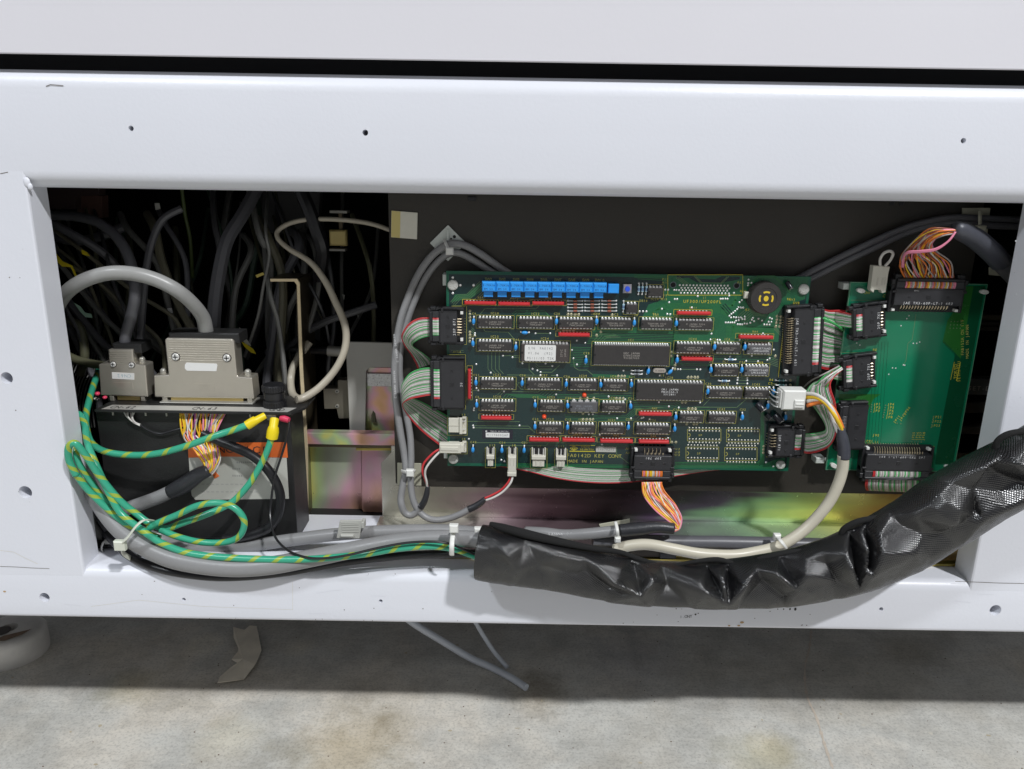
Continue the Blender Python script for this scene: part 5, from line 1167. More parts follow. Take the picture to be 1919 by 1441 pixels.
# right side pair running up to the right
for k, (dv, lab) in enumerate(((0, 'upper of the two dark cables rising to the right behind the large board'), (13, 'lower of the two dark cables rising to the right behind the large board'))):
    cable('thin_cable', lab, 'cable', [(1470, 535+dv, 67), (1520, 508+dv, 66), (1580, 478+dv, 65), (1640, 450+dv, 64), (1700, 425+dv*.8, 64), (1750, 412+dv*.7, 64), (1790, 407+dv*.8, 64), (1850, 409+dv, 64), (1950, 413+dv, 66)], 6.3, CGREYD, n=10)
# ================================================================== POWER PLUG AND IVORY CABLE
t = thing('power_cable', 'thick ivory cable with a white four pin power plug and white, yellow and orange wires', 'cable', P(1488, 750, 45))
mb = MB(); a = P(1465, 768, 36); b = P(1512, 732, 36)
mb.box(a.x, b.x, 36, 48, a.z, b.z, PWHITE, 1.0); mb.box(a.x+8.5, b.x-1.5, 34.8, 36.2, a.z+2.2, a.z+8.2, PWHITE, .4); mb.box(a.x+9.5, b.x-1.5, 34.3, 35.1, a.z+4.4, a.z+5.6, PWHITE, .2); mb.box(a.x-1.5, a.x, 38, 47, a.z+1, b.z-1, PWHITE, .4); mb.build('plug_housing', t)
mb = MB()
for i in range(4):
    v = 735.5+9*i; a = P(1466, v, 42); mb.tube([a, a+Vector((-4, 0, 0)), a+Vector((-5.5, 3, 0)), Vector((a.x-5.8, YB, a.z))], .55, PINM, 8); mb.dome((a.x-5.8, YB, a.z), 1.2, .8, 1.2, SOLDER, 8, 3)
mb.build('plug_pins', t, 'all')
for i, (m, pts) in enumerate(((WWHT, [(1511, 737, 42), (1528, 739, 36), (1546, 750, 30), (1560, 768, 26), (1570, 790, 26), (1576, 808, 26)]), (WYEL, [(1511, 744, 42), (1530, 745, 35), (1548, 757, 29), (1562, 776, 25), (1573, 795, 25), (1578, 808, 26)]),
                              (WWHT, [(1511, 752, 44), (1530, 749, 41), (1546, 757, 37), (1556, 775, 33), (1564, 795, 30), (1570, 810, 28)]), (WORG, [(1511, 760, 43), (1530, 755, 40), (1546, 754, 35), (1560, 764, 32), (1572, 785, 29), (1580, 806, 28)]))):
    cable('power_wire', '', '', pts, 3.6, m, t)
cable('heat_shrink', '', '', [(1575, 802, 27), (1578, 820, 27), (1581, 840, 27), (1581, 858, 27)], [6, 10.5, 11.5, 11.5], SHRINKG, t, n=14)
cable('sheath', '', '', [(1580, 852, 27), (1578, 880, 27), (1568, 912, 26), (1550, 945, 25), (1520, 980, 24), (1490, 1005, 22), (1455, 1024, 20), (1410, 1035, 18), (1370, 1040, 16), (1310, 1037, 16), (1260, 1028, 16), (1215, 1020, 18), (1180, 1022, 20), (1150, 1030, 22)], 10.5, CPALE, t, n=14)
# ================================================================== BOTTOM CABLES
cable('thick_cable', 'thickest grey cable sweeping from the left post into the black sleeve', 'cable', [(150, 850, 40), (160, 890, 24), (185, 940, 14), (225, 990, 4), (270, 1022, -2), (330, 1048, -8), (420, 1062, -10), (500, 1060, -10), (580, 1046, -6), (660, 1030, 0), (740, 1015, 2), (820, 1008, 3), (900, 1012, 0), (960, 1030, -10)], [13, 15, 16.5, 18, 18.5, 18.5, 18, 17.5, 17, 16.5, 16, 16, 16, 15], CGREY, n=18)
cable('thick_cable', 'grey cable held by the clip behind the thickest one', 'cable', [(135, 800, 60), (160, 870, 50), (210, 960, 44), (280, 1004, 36), (360, 1022, 34), (450, 1024, 34), (540, 1012, 32), (640, 1000, 30), (740, 995, 30), (830, 994, 30), (900, 1000, 22), (960, 1015, 5)], 12, CGREY, n=14)
cable('thick_cable', 'grey cable lying on the zinc flange right of the black sleeve edge', 'cable', [(1110, 1010, 30), (1180, 1012, 32), (1260, 1015, 34), (1350, 1016, 34), (1450, 1018, 34), (1560, 1021, 34), (1640, 1026, 34)], 12.5, CGREYD, n=14)
cable('thick_cable', 'light grey cable stub under the left ground wire bundle', 'cable', [(112, 820, 30), (140, 900, 34), (170, 985, 40), (200, 1012, 44), (250, 1035, 46), (300, 1040, 50)], 11, CLIGHT, n=14)
cable('dark_cable', 'black cable lying along the ledge under the thickest grey cable', 'cable', [(200, 1000, 28), (240, 1040, 8), (300, 1066, -3), (380, 1079, -6), (450, 1080, -6), (540, 1071, -4), (640, 1053, 4), (760, 1040, 8), (900, 1036, 4)], 8, WBLK, n=12)
cable('dark_cable', 'dark slate cable coming down inside the left post', 'cable', [(140, 870, 60), (168, 930, 44), (200, 985, 34), (232, 1020, 26), (262, 1040, 20)], 9.5, CGREYD, n=12)
cable('dark_cable', 'dark slate cable lower down inside the left post', 'cable', [(146, 930, 60), (160, 965, 50), (190, 1000, 44), (240, 1030, 40)], 10, CGREYD, n=12)
# ================================================================== BLACK SLEEVE
CL = [(898, 1034, 49, -14), (930, 1039, 50, -16), (985, 1048, 50, -18), (1040, 1058, 46, -18), (1120, 1075, 44, -18), (1200, 1090, 39, -18), (1280, 1095, 38, -18), (1350, 1094, 41, -18), (1430, 1089, 48, -18), (1500, 1078, 51, -20), (1570, 1060, 56, -22), (1640, 1033, 63, -24), (1710, 998, 68, -26), (1780, 952, 71, -28), (1850, 910, 68, -30), (1930, 865, 62, -30), (2010, 815, 60, -30)]
sl = thing('black_sleeve', 'glossy black vinyl sleeve creased over cables along the bottom of the bay', 'cable sleeve', P(900, 1060, -14))
pts = spline([P(u, v, Y) for u, v, h, Y in CL], 26); hs = []
for i in range(len(CL)-1):
    for q in range(26): hs.append((CL[i][2]+(CL[i+1][2]-CL[i][2])*q/26)/ppm(CL[i][0], CL[i][1], CL[i][3]))
hs.append(CL[-1][2]/ppm(*CL[-1][:2], -30))
# folds of the vinyl: heights (mm) of the fold lines, joined by flat facets
FP = []; FE = []
def fold(*pts_):
    k0 = len(FP); FP.extend(pts_)
    for a_ in range(k0, len(FP)-1): FE.append((a_, a_+1))
fold((1092, 1030, 2), (1120, 1052, 5), (1148, 1079, 7), (1192, 1104, 5)); fold((1168, 1040, 3), (1160, 1066, 4), (1148, 1079, 7)); fold((1178, 1046, -1), (1190, 1070, -6), (1196, 1092, -4)); fold((1206, 1050, 2), (1217, 1078, 6), (1198, 1107, 4))
fold((1240, 1060, -2), (1252, 1100, -4)); fold((1266, 1055, 3), (1312, 1090, 7), (1357, 1124, 3)); fold((1322, 1058, -4), (1340, 1090, -6)); fold((1336, 1046, 3), (1351, 1085, 5), (1359, 1124, 3)); fold((1366, 1056, -5), (1368, 1096, -7)); fold((1408, 1056, 4), (1388, 1085, 6), (1364, 1124, 3))
fold((1413, 1052, 4), (1448, 1058, 7), (1487, 1094, 4)); fold((1452, 1040, 1), (1466, 1056, -5), (1482, 1084, -4)); fold((1508, 1044, 2), (1506, 1066, 5), (1491, 1094, 3)); fold((1430, 1090, -3), (1470, 1118, -2)); fold((1540, 1030, 2), (1550, 1060, -2), (1570, 1090, -1))
fold((1576, 1000, 0), (1580, 1030, 5), (1588, 1052, 7), (1605, 1096, 3)); fold((1596, 1000, -4), (1604, 1030, -8), (1600, 1060, -6)); fold((1612, 990, 1), (1622, 1030, 4), (1618, 1060, 5), (1607, 1096, 3)); fold((1624, 984, -3), (1630, 1020, -5), (1624, 1056, -3)); fold((1638, 976, 4), (1642, 1020, 7), (1628, 1062, 6), (1610, 1098, 3))
fold((1660, 1000, 3), (1706, 1030, 4), (1740, 1040, 1)); fold((1690, 985, -1), (1730, 1000, -1))
fold((1745, 912, 5), (1732, 935, 6), (1712, 958, 4)); fold((1745, 912, 5.1), (1790, 950, 4), (1838, 966, 3)); fold((1712, 962, 3), (1780, 972, 5), (1830, 974, 3)); fold((1780, 905, 1), (1830, 920, -3), (1880, 925, -3)); fold((1760, 1000, -2), (1830, 960, -2))
fold((1872, 838, 5), (1886, 858, 7), (1919, 880, 5), (1950, 890, 4)); fold((1850, 870, -2), (1876, 890, -4), (1920, 905, -3)); fold((1880, 950, 2), (1940, 920, 3)); fold((1795, 885, 3), (1840, 868, 4), (1862, 862, 2))
fold((930, 1005, 3), (922, 1036, 1)); fold((958, 1006, 3), (952, 1030, 5), (966, 1062, 2)); fold((985, 1018, 0), (1040, 1034, 2), (1092, 1040, 3)); fold((1010, 1060, -2), (1080, 1078, -2)); fold((1100, 1070, -2), (1140, 1100, -2))
for k in range(len([0])): pass
for (u_, v_) in ((880, 960), (880, 1100), (960, 975), (950, 1105), (1040, 995), (1040, 1112), (1130, 1015), (1130, 1128), (1220, 1038), (1220, 1138), (1300, 1040), (1300, 1142), (1390, 1040), (1380, 1142), (1480, 1020), (1470, 1140), (1540, 1010), (1560, 1128), (1660, 955), (1650, 1106), (1730, 1075), (1730, 890), (1800, 1020), (1800, 860), (1860, 800), (1880, 975), (1960, 760), (1990, 930), (2060, 720), (2060, 860)):
    FP.append((u_, v_, 0))
from mathutils.geometry import delaunay_2d_cdt
_cv, _ce, _cf, _ov, _oe, _of = delaunay_2d_cdt([Vector((p_[0], p_[1])) for p_ in FP], FE, [], 0, 1e-4)
_h = [0]*len(_cv)
for i_, o_ in enumerate(_ov):
    _h[i_] = FP[o_[0]][2] if o_ else 0
GS = 3.0; GX0, GY0 = 870, 700; GW, GH = int(1200/GS), int(460/GS); RAST = [[0.0]*GW for _ in range(GH)]
for f_ in _cf:
    a_, b_, c_ = [_cv[i_] for i_ in f_[:3]]; ha, hb, hc = [_h[i_] for i_ in f_[:3]]
    det = (b_.y-c_.y)*(a_.x-c_.x)+(c_.x-b_.x)*(a_.y-c_.y)
    if abs(det) < 1e-6: continue
    for gy in range(max(0, int((min(a_.y, b_.y, c_.y)-GY0)/GS)), min(GH, int((max(a_.y, b_.y, c_.y)-GY0)/GS)+2)):
        y_ = GY0+gy*GS
        for gx in range(max(0, int((min(a_.x, b_.x, c_.x)-GX0)/GS)), min(GW, int((max(a_.x, b_.x, c_.x)-GX0)/GS)+2)):
            x_ = GX0+gx*GS
            l1_ = ((b_.y-c_.y)*(x_-c_.x)+(c_.x-b_.x)*(y_-c_.y))/det; l2_ = ((c_.y-a_.y)*(x_-c_.x)+(a_.x-c_.x)*(y_-c_.y))/det; l3_ = 1-l1_-l2_
            if l1_ >= -1e-4 and l2_ >= -1e-4 and l3_ >= -1e-4: RAST[gy][gx] = ha*l1_+hb*l2_+hc*l3_
def field(u_, v_):
    x_ = (u_-GX0)/GS; y_ = (v_-GY0)/GS; i_ = int(x_); j_ = int(y_)
    if not (0 <= i_ < GW-1 and 0 <= j_ < GH-1): return 0
    fx, fy = x_-i_, y_-j_
    return (RAST[j_][i_]*(1-fx)+RAST[j_][i_+1]*fx)*(1-fy)+(RAST[j_+1][i_]*(1-fx)+RAST[j_+1][i_+1]*fx)*fy
def proj(p):
    d = Vector(p)-CAM; z = d.dot(_f); return ((W0-1)/2+F*d.dot(_r2)/z, (H0-1)/2-F*d.dot(_u2)/z)
from mathutils import noise as mn
N = 128; vs = []; fs = []; uvs = []; lens = [0]
for i in range(1, len(pts)): lens.append(lens[-1]+(pts[i]-pts[i-1]).length*.001)
for i, p in enumerate(pts):
    d = (pts[min(i+1, len(pts)-1)]-pts[max(i-1, 0)]).normalized(); up = Vector((0, -1, 0)); up = (up-d*up.dot(d)).normalized(); sd = d.cross(up)
    if sd.z < 0: sd = -sd
    for j in range(N):
        a = 2*math.pi*j/N; ca, sa = math.cos(a), math.sin(a)
        ex = .8
        x = math.copysign(abs(ca)**ex, ca); y = math.copysign(abs(sa)**.9, sa)
        q = p+sd*hs[i]*y+up*15*x
        if ca > -.2:
            pu, pv = proj(q)
            nn = mn.noise(Vector((q.x*.05, q.y*.05, q.z*.07)))*1.6+mn.noise(Vector((q.x*.14, 3, q.z*.16)))*.7
            q = q+up*min(1, max(0, ca*1.6+.32))*(1.65*field(pu, pv)+nn*.5)
        vs.append(q)
for i in range(len(pts)-1):
    for j in range(N):
        j2 = (j+1) % N; fs.append((i*N+j, i*N+j2, (i+1)*N+j2, (i+1)*N+j)); uvs.append([(j/N, lens[i]), ((j+1)/N, lens[i]), ((j+1)/N, lens[i+1]), (j/N, lens[i+1])])
mb = MB(); mb.add(vs, fs, VINYL, uvs); o = mb.build('vinyl_cover', sl, 'all'); sm = o.modifiers.new('t', 'SOLIDIFY'); sm.thickness = .0009
# velcro flap along the top edge
fl_ = [(918, 981, -16, 4), (940, 988, -20, 8), (985, 1000, -24, 9), (1040, 1013, -24, 8), (1110, 1027, -22, 6), (1160, 1034, -18, 5), (1200, 1048, -16, 5), (1250, 1060, -16, 4), (1300, 1052, -18, 4), (1345, 1048, -18, 5), (1390, 1058, -17, 4), (1430, 1046, -18, 6), (1480, 1034, -20, 5), (1530, 1030, -20, 4), (1568, 1018, -20, 4), (1580, 992, -22, 6), (1610, 976, -24, 6), (1660, 966, -24, 5), (1710, 950, -24, 5), (1735, 918, -26, 6), (1770, 892, -28, 6), (1820, 872, -30, 6), (1862, 852, -32, 7), (1868, 828, -33, 6), (1892, 812, -35, 6), (1940, 806, -35, 6)]
ps = spline([P(u, v, Y) for u, v, Y, r in fl_], 5); rr = []
for i in range(len(fl_)-1):
    for q in range(5): rr.append((fl_[i][3]+(fl_[i+1][3]-fl_[i][3])*q/5)/2.7)
rr.append(3); mb = MB(); mb.tube(ps, rr, VELCRO, 10, 1.0); mb.build('velcro_edge', sl, 'all')
# cream edge binding at the open end
mb = MB(); ps = []
p = pts[0]; d = (pts[1]-pts[0]).normalized(); up = Vector((0, -1, 0)); up = (up-d*up.dot(d)).normalized(); sd = d.cross(up)
ps = [p+sd*hs[0]*math.sin(a)+up*15.6*math.copysign(abs(math.cos(a))**.8, math.cos(a)) for a in [2*math.pi*i/40 for i in range(41)]]
mb.tube(ps, .6, mat('binding', (.10, .10, .09), .7), 6); mb.build('sleeve_hem', sl, 'all')
# ================================================================== GROUND WIRES
def gw(label, px, r=6.3): return cable('ground_wire', label, 'ground wire', px, r, GNDW, n=12, sub=8)
def terminal(parent_o, name, u0, v0, u1, v1, Y0, Y1, r0, r1, m):
    pass
gt = thing('ground_wire', 'green and yellow ground wire dipping across the black box to the upper yellow terminal', 'ground wire', P(490, 785, 30), 'ground wires')
cable('wire', '', '', [(188, 685, 120), (178, 712, 95), (168, 745, 70), (161, 775, 54), (161, 800, 42), (170, 828, 32), (195, 845, 26), (240, 852, 22), (290, 850, 18), (340, 838, 16), (400, 817, 18), (440, 804, 22), (465, 795, 26)], 6.3, GNDW, gt, n=12, sub=8)
mb = MB(); mb.tube([P(462, 797, 26), P(470, 792, 27), P(478, 787, 28), P(480, 787, 28), P(496, 778, 32)], [3.6, 3.6, 3.4, 2.9, 2.6], YELT, 12); mb.build('terminal_sleeve', gt, True)
gt = thing('ground_wire', 'green and yellow ground wire hanging straight down from the lower yellow terminal and looping left', 'ground wire', P(512, 800, 30), 'ground wires')
cable('wire', '', '', [(510, 815, 28), (500, 845, 26), (483, 880, 24), (462, 912, 20), (432, 942, 16), (390, 962, 10), (340, 980, 6), (310, 990, 4), (280, 980, 2), (255, 962, 2), (222, 935, 0), (185, 890, -2), (158, 850, -6), (140, 830, -8), (128, 838, -8), (129, 862, -6), (142, 890, -4)], 6.3, GNDW, gt, n=12, sub=8)
mb = MB(); mb.tube([P(509, 820, 28), P(511, 808, 28), P(512, 800, 29), P(512, 798, 29), P(514, 785, 33)], [4.4, 4.5, 3.9, 3.2, 3.4], YELT, 14); mb.build('terminal_sleeve', gt, True)
gw('green and yellow wire with the big loop right of the cable tie', [(142, 888, -3), (165, 918, 0), (200, 952, 2), (240, 985, 2), (262, 1000, 1), (290, 982, -1), (330, 965, -2), (370, 947, -3), (410, 942, -3), (440, 952, -3), (457, 975, -3), (450, 1002, -2), (425, 1015, -1), (380, 1016, 0), (335, 1006, 0), (300, 992, 1)])
gw('green and yellow wire running along the bottom into the sleeve', [(131, 835, 30), (129, 806, 28), (134, 780, 30), (147, 776, 32), (158, 794, 28), (164, 830, 16), (178, 868, 5), (200, 915, 0), (225, 960, -2), (262, 990, -5), (300, 1016, -8), (350, 1035, -10), (420, 1044, -12), (520, 1048, -13), (600, 1046, -13), (680, 1038, -12), (740, 1028, -11), (800, 1023, -9), (850, 1028, -4), (900, 1045, 0), (940, 1050, 0)], 6.5)
gw('green and yellow wire curled beside the left post', [(144, 836, 2), (142, 850, -2), (150, 872, -2), (170, 902, 2), (208, 950, 6), (240, 975, 6), (272, 996, 6), (300, 1008, 6)], 5.5)
cable('thin_black_wire', 'thin black wire dropping past the box edge then swinging right into the sleeve', 'wire', [(542, 790, 36), (538, 815, 32), (528, 850, 28), (514, 895, 24), (508, 935, 22), (506, 970, 16), (515, 1005, 4), (535, 1028, -6), (565, 1042, -14), (600, 1046, -17), (650, 1040, -18), (710, 1026, -16), (770, 1016, -14), (830, 1016, -12), (870, 1030, -6), (905, 1045, 0)], 2.4, WBLK, n=8)
# ================================================================== CONNECTOR BOX WITH SHELF
YX = 45.0
bx = thing('connector_box', 'black steel box whose top shelf carries the CN-62 and CN-63 plugs and the ground post', 'connector box', P(370, 1010, YX))
a = P(180, 780, YX); b = P(549, 772, YX); xL = a.x; xR = .5*(P(543, 790, YX).x+P(558, 1005, YX).x); zT = P(360, 770, 38).z; zB = P(480, 1010, YX).z
mb = MB(); mb.prism([(xL, zB), (xR, zB), (xR, zT-2), (xL, zT-2)], YX, YX+36, BLKBOX); mb.build('box_body', bx, bevel=.5)
mb = MB(); xs0 = P(176, 766, 38).x; xs1 = P(545, 775, 38).x
mb.add([(xs0, 38, zT), (xs1, 38, zT), (xs1+7, 52, zT), (xs1+7, 84, zT), (xs0+3, 84, zT), (xs0, 38, zT-2), (xs1, 38, zT-2), (xs1+7, 52, zT-2), (xs1+7, 84, zT-2), (xs0+3, 84, zT-2)],
       [(0, 1, 2, 3, 4), (9, 8, 7, 6, 5), (0, 5, 6, 1), (1, 6, 7, 2), (2, 7, 8, 3), (3, 8, 9, 4), (4, 9, 5, 0)], BLKBOX); mb.build('shelf', bx, bevel=.3)
mb = MB(); l0 = xs0+4.5; l1 = xs1-1
mb.add([(l0, 39, zT+.15), (l1-2, 39, zT+.15), (l1+2, 50.5, zT+.15), (l0+3, 50.5, zT+.15)], [(0, 1, 2, 3)], LABELS)
for (s, u) in (('CN-62', 225), ('CN-63', 379), ('GND', 515)):
    x = P(u, 764, 40).x; mb.text(s, (x, 44.6, zT+.3), 9.5, INK, .66, 0, 'xy', sx=.62)
mb.build('shelf_label', bx)
mb = MB(); q0 = P(352, 935, YX-.5); 
q = pxpoly([(352, 838), (535, 830), (541, 934), (366, 936), (359, 928), (357, 915)], YX-.25); mb.prism(q, YX-.4, YX-.05, LABELG); lb = mb.build('warning_label', bx); _loc[lb.name] = parent_loc(bx)
mb = MB(); q = pxpoly([(351, 830), (537, 828), (539, 857), (425, 855), (353, 857)], YX-.5); mb.prism(q, YX-.6, YX-.42, ORANGE); mb.text('NOTICE', P(455, 842, YX-.65), 8.5, INK, .74, 0, sx=1.1); mb.build('orange_band', lb)
mb = MB(); mb.tube([P(398, 880, YX-.4), P(402, 888, YX-.4), P(406, 894, YX-.4)], [1.2, 2.0, 2.4], ORANGE, 8, .2)
for (u, v, w) in ((460, 866, 34), (452, 878, 18), (452, 891, 22)):
    for i in range(w//4):
        c = P(u-16+i*4, v, YX-.5); mb.box(c.x-.5, c.x+.5, YX-.5, YX-.41, c.z-.7, c.z+.7, mat('blurred_ink', (.33, .33, .31), .7))
for (u, v, w) in ((430, 907, 60), (430, 921, 60)): 
    for i in range(12):
        c = P(u-50+i*9, v, YX-.5); mb.box(c.x-1.2, c.x+1.2, YX-.5, YX-.41, c.z-.5, c.z+.5, mat('faint_blurred_ink', (.42, .42, .39), .7))
mb.build('faded_print', lb)
for (u,) in ((214,), (275,), (314,), (470,)):
    c = P(u, 776, 44); mb = MB(); mb.cyl((c.x, 42, zT-2), (c.x, 42, zT-5.5), .8, .8, SILVER, 8); mb.build('screw_tip', bx, True)
# ground post
c = P(514, 750, 54); gp = MB(); base = Vector((c.x, 54, zT))
for (z0, z1, r0, r1) in ((0, 5.5, 8.5, 8.5), (5.5, 7, 7.2, 7.2), (7, 12, 7.8, 7.8), (12, 13, 7.2, 7.2), (13, 17, 8.8, 8.8), (17, 18, 8.8, 7.8)):
    gp.cyl(base+Vector((0, 0, z0)), base+Vector((0, 0, z1)), r0, r1, KNOB, 28)
for i in range(28):
    a = 2*math.pi*i/28
    for (z, r) in ((0, 8.5), (13, 8.8)): gp.cyl(base+Vector((r*math.cos(a), r*math.sin(a), z)), base+Vector((r*math.cos(a), r*math.sin(a), z+4.2)), .45, .45, KNOB, 5)
gpo = gp.build('ground_post', bx, True)
mb = MB(); mb.cyl((c.x, 46, zT-2.2), (c.x, 46, zT-3.4), 6.8, 6.8, SILVER, 20); mb.cyl((c.x, 46, zT-3.4), (c.x, 46, zT-8), 4.2, 4.2, SILVER, 6); mb.build('post_nut', bx, True)
mb = MB(); mb.tube([P(526, 783, 40), P(533, 784, 39), P(541, 787, 38)], [2.4, 2.8, 2.2], PINKT, 10); mb.build('red_terminal', bx, True)
# hoods
def hood(t, poly, Y, depth, screws, rows, lab=None):
    q = pxpoly(poly, Y); mb = MB(); mb.prism(q, Y, Y+depth, HOOD); o = mb.build('metal_hood', t, bevel=.9); _loc[o.name] = parent_loc(t)
    mb = MB()
    for (u0, u1, v) in rows:
        a = P(u0, v, Y); b = P(u1, v, Y); mb.box(a.x, b.x, Y-.28, Y+.1, a.z-.28, a.z+.28, HOOD, .15)
    mb.build('grip_rib', o, kind='stuff')
    for (u, v, r) in screws:
        c_ = P(u, v, Y-1); m2 = MB(); m2.cyl((c_.x, Y+.2, c_.z), (c_.x, Y-.3, c_.z), r*1.25, r*1.2, DIRT, 16); m2.cyl((c_.x, Y-.3, c_.z), (c_.x, Y-1.5, c_.z), r, r*.85, PINM, 16)
        for a_ in (0, 1): m2.box(c_.x-(r*.7 if a_ else r*.15), c_.x+(r*.7 if a_ else r*.15), Y-1.55, Y-1.4, c_.z-(r*.15 if a_ else r*.7), c_.z+(r*.15 if a_ else r*.7), INK)
        m2.build('screw', o, True)
    return o
YH = 60.0
t = thing('wide_connector', 'wide nickel connector with a thick light grey cable arching out of its top, on CN-63', 'connector', P(390, 748, YH))
o = hood(t, [(289, 744), (287, 703), (315, 702), (308, 636), (312, 633), (434, 635), (438, 640), (444, 705), (472, 707), (476, 747)], YH, 15, [(328, 668.5, 2.9), (424, 670.5, 2.9)], [(316, 430, 640+i*4.3) for i in range(9)])
mb = MB(); mb.prism(pxpoly([(349, 679), (405, 681), (407, 684), (405, 695), (350, 694), (346, 690), (346, 683)], YH-.2), YH-.35, YH-.02, LABELW); mb.build('blank_label', o)
mb = MB(); mb.prism(pxpoly([(361, 718), (400, 719), (401, 732), (362, 731)], YH-.2), YH-.25, YH+.1, HOOD); mb.text('HONDA', P(381, 722.5, YH-.35), 2.4, HOOD, .8); mb.text('JAPAN', P(381, 728, YH-.35), 2.0, HOOD, .8); mb.build('embossed_logo', o)
mb = MB(); a = P(320, 754, YH+2); b = P(455, 745, YH+2); mb.box(a.x, b.x, YH+2, YH+13, zT+.3, b.z+1, GOLD, .4); mb.build('brass_shell', t)
mb = MB(); mb.box(P(300, 750, 58).x, P(474, 750, 58).x, 56, 74, zT+.2, zT+1.2, SILVER, .3); mb.build('flange_plate', t)
for u in (309, 468):
    a = P(u, 751, YH+1); mb = MB(); mb.box(a.x-2, a.x+2, YH+.5, YH+12, zT+.2, P(u, 744, YH).z+1, HOOD, .3); mb.build('jack_lug', t)
for (u, v) in ((306, 697), (464, 699)):
    c = P(u, v, YH+7); mb = MB(); mb.cyl((c.x, YH+7, c.z-4), (c.x, YH+7, c.z+2), 2.6, 2.6, SILVER, 12); mb.dome((c.x, YH+7, c.z+1), 2.6, 2.6, 2.6, SILVER, 12, 4, True); mb.build('jack_screw', t, True)
a = P(315, 632, YH+2); b = P(446, 622, YH+2); mb = MB(); mb.box(a.x, b.x, YH+2, YH+22, a.z-4, a.z+4.0, BLKBOX, 1); mb.build('cable_clamp', t)
cable('sheath', '', '', [(372, 770-140, 52), (386, 624, 70), (380, 595, 64), (360, 568, 52), (330, 543, 42), (290, 523, 38), (245, 512, 34), (200, 512, 32), (155, 526, 34), (122, 550, 40), (102, 585, 52), (96, 625, 70), (98, 670, 90)][1:], [15, 14, 13.5, 13.5, 13.5, 13.5, 13.5, 13.5, 13.5, 13.5, 13.5, 13.5], CLIGHT, t, n=18)
t = thing('narrow_connector', 'narrow nickel connector with a dark grey cable leaving its top, on CN-62', 'connector', P(232, 745, YH))
o = hood(t, [(188, 740), (184, 682), (204, 680), (202, 654), (248, 654), (251, 681), (272, 684), (277, 744)], YH, 14, [(211, 682.5, 2.1), (245.5, 684, 2.1)], [(205, 247, 659+i*3.6) for i in range(7)])
mb = MB(); mb.prism(pxpoly([(209, 697), (251, 699), (251, 711), (210, 709)], YH-.2), YH-.35, YH-.02, LABELW); mb.text('CN62', P(232, 704, YH-.4), 3.6, mat('blue_print', (.35, .50, .55), .6), .8, 180); mb.build('name_label', o)
mb = MB(); mb.prism(pxpoly([(212, 716), (248, 717), (249, 729), (213, 728)], YH-.2), YH-.25, YH+.1, HOOD); mb.text('HONDA', P(230, 722, YH-.35), 2.4, HOOD, .8); mb.build('embossed_logo', o)
mb = MB(); a = P(220, 754, YH+2); b = P(262, 744, YH+2); mb.box(a.x, b.x, YH+2, YH+12, zT+.3, b.z+1, GOLD, .4); mb.build('brass_shell', t)
for u in (210, 268):
    a = P(u, 751, YH+1); mb = MB(); mb.box(a.x-1.6, a.x+1.6, YH+.5, YH+12, zT+.2, P(u, 744, YH).z+1, HOOD, .3); mb.build('jack_lug', t)
for (u, v) in ((266, 675),):
    c = P(u, v, YH+7); mb = MB(); mb.cyl((c.x, YH+7, c.z-4), (c.x, YH+7, c.z+1), 2.2, 2.2, SILVER, 12); mb.dome((c.x, YH+7, c.z+1), 2.4, 2.4, 2.4, SILVER, 12, 4, True); mb.build('jack_screw', t, True)
a = P(210, 652, YH+2); b = P(262, 640, YH+2); mb = MB(); mb.box(a.x, b.x, YH+2, YH+20, a.z-4, a.z+3.6, BLKBOX, 1); mb.build('cable_clamp', t)
cable('sheath', '', '', [(233, 645, 70), (236, 625, 70), (246, 590, 72), (253, 550, 68), (250, 515, 76), (238, 475, 84), (215, 440, 92), (180, 415, 100), (140, 405, 108), (95, 403, 116), (60, 405, 120)], [10, 10.5, 10.5, 10.5, 10, 10, 9.5, 9.5, 9.5, 9.5, 9.5], CGREYD, t, n=14)
# wires under the shelf
t = thing('fanned_wires', 'bundle of yellow, pink and white wires under CN-63 running into a grey cable', 'cable', P(380, 775, 45))
cw = [RGW[x] for x in 'yyoywpkyopywvpykwoypwykyyowpkywpvykowyp']
bundle(t, [(336, 772, 44), (340, 800, 42), (345, 822, 40), (372, 850, 36), (384, 872, 34), (376, 880, 34)], [(424, 772, 44), (410, 800, 42), (412, 825, 40), (412, 855, 36), (406, 876, 34), (392, 893, 34)], cw, amp=1.0, r=.62, seed=9)
cable('heat_shrink', '', '', [(392, 880, 34), (372, 889, 34), (345, 908, 34), (318, 922, 34)], [11, 14, 16, 13.5], SHRINK, t, n=14)
cable('sheath', '', '', [(325, 918, 34), (295, 932, 34), (265, 943, 35), (240, 952, 36), (215, 965, 40)], 12.5, CGREY, t, n=14)
t = thing('fanned_wires', 'small bundle of white wires tied under CN-62', 'wire bundle', P(240, 775, 44))
bundle(t, [(228, 768, 44), (236, 780, 42), (248, 790, 42), (262, 797, 42)], [(256, 768, 44), (250, 780, 42), (252, 790, 42), (264, 795, 42)], [WWHT, WGRY, WWHT, WGRY, WWHT, WWHT], amp=.5, r=.55)
cable('black_lead', 'thin black lead drooping on the box face under CN-62', 'wire', [(262, 795, 42), (278, 806, 42), (300, 812, 42), (325, 806, 42), (345, 800, 43)], 2, WBLK, n=6)
cable('black_cable', 'shiny black cable curling round the warning label', 'cable', [(380, 812, 41), (410, 826, 38), (440, 838, 36), (470, 852, 34), (495, 872, 32), (515, 900, 32), (525, 930, 34), (520, 965, 34), (500, 990, 32), (460, 1004, 32), (420, 1010, 34)], 9, WBLK, n=14)
mb = MB()
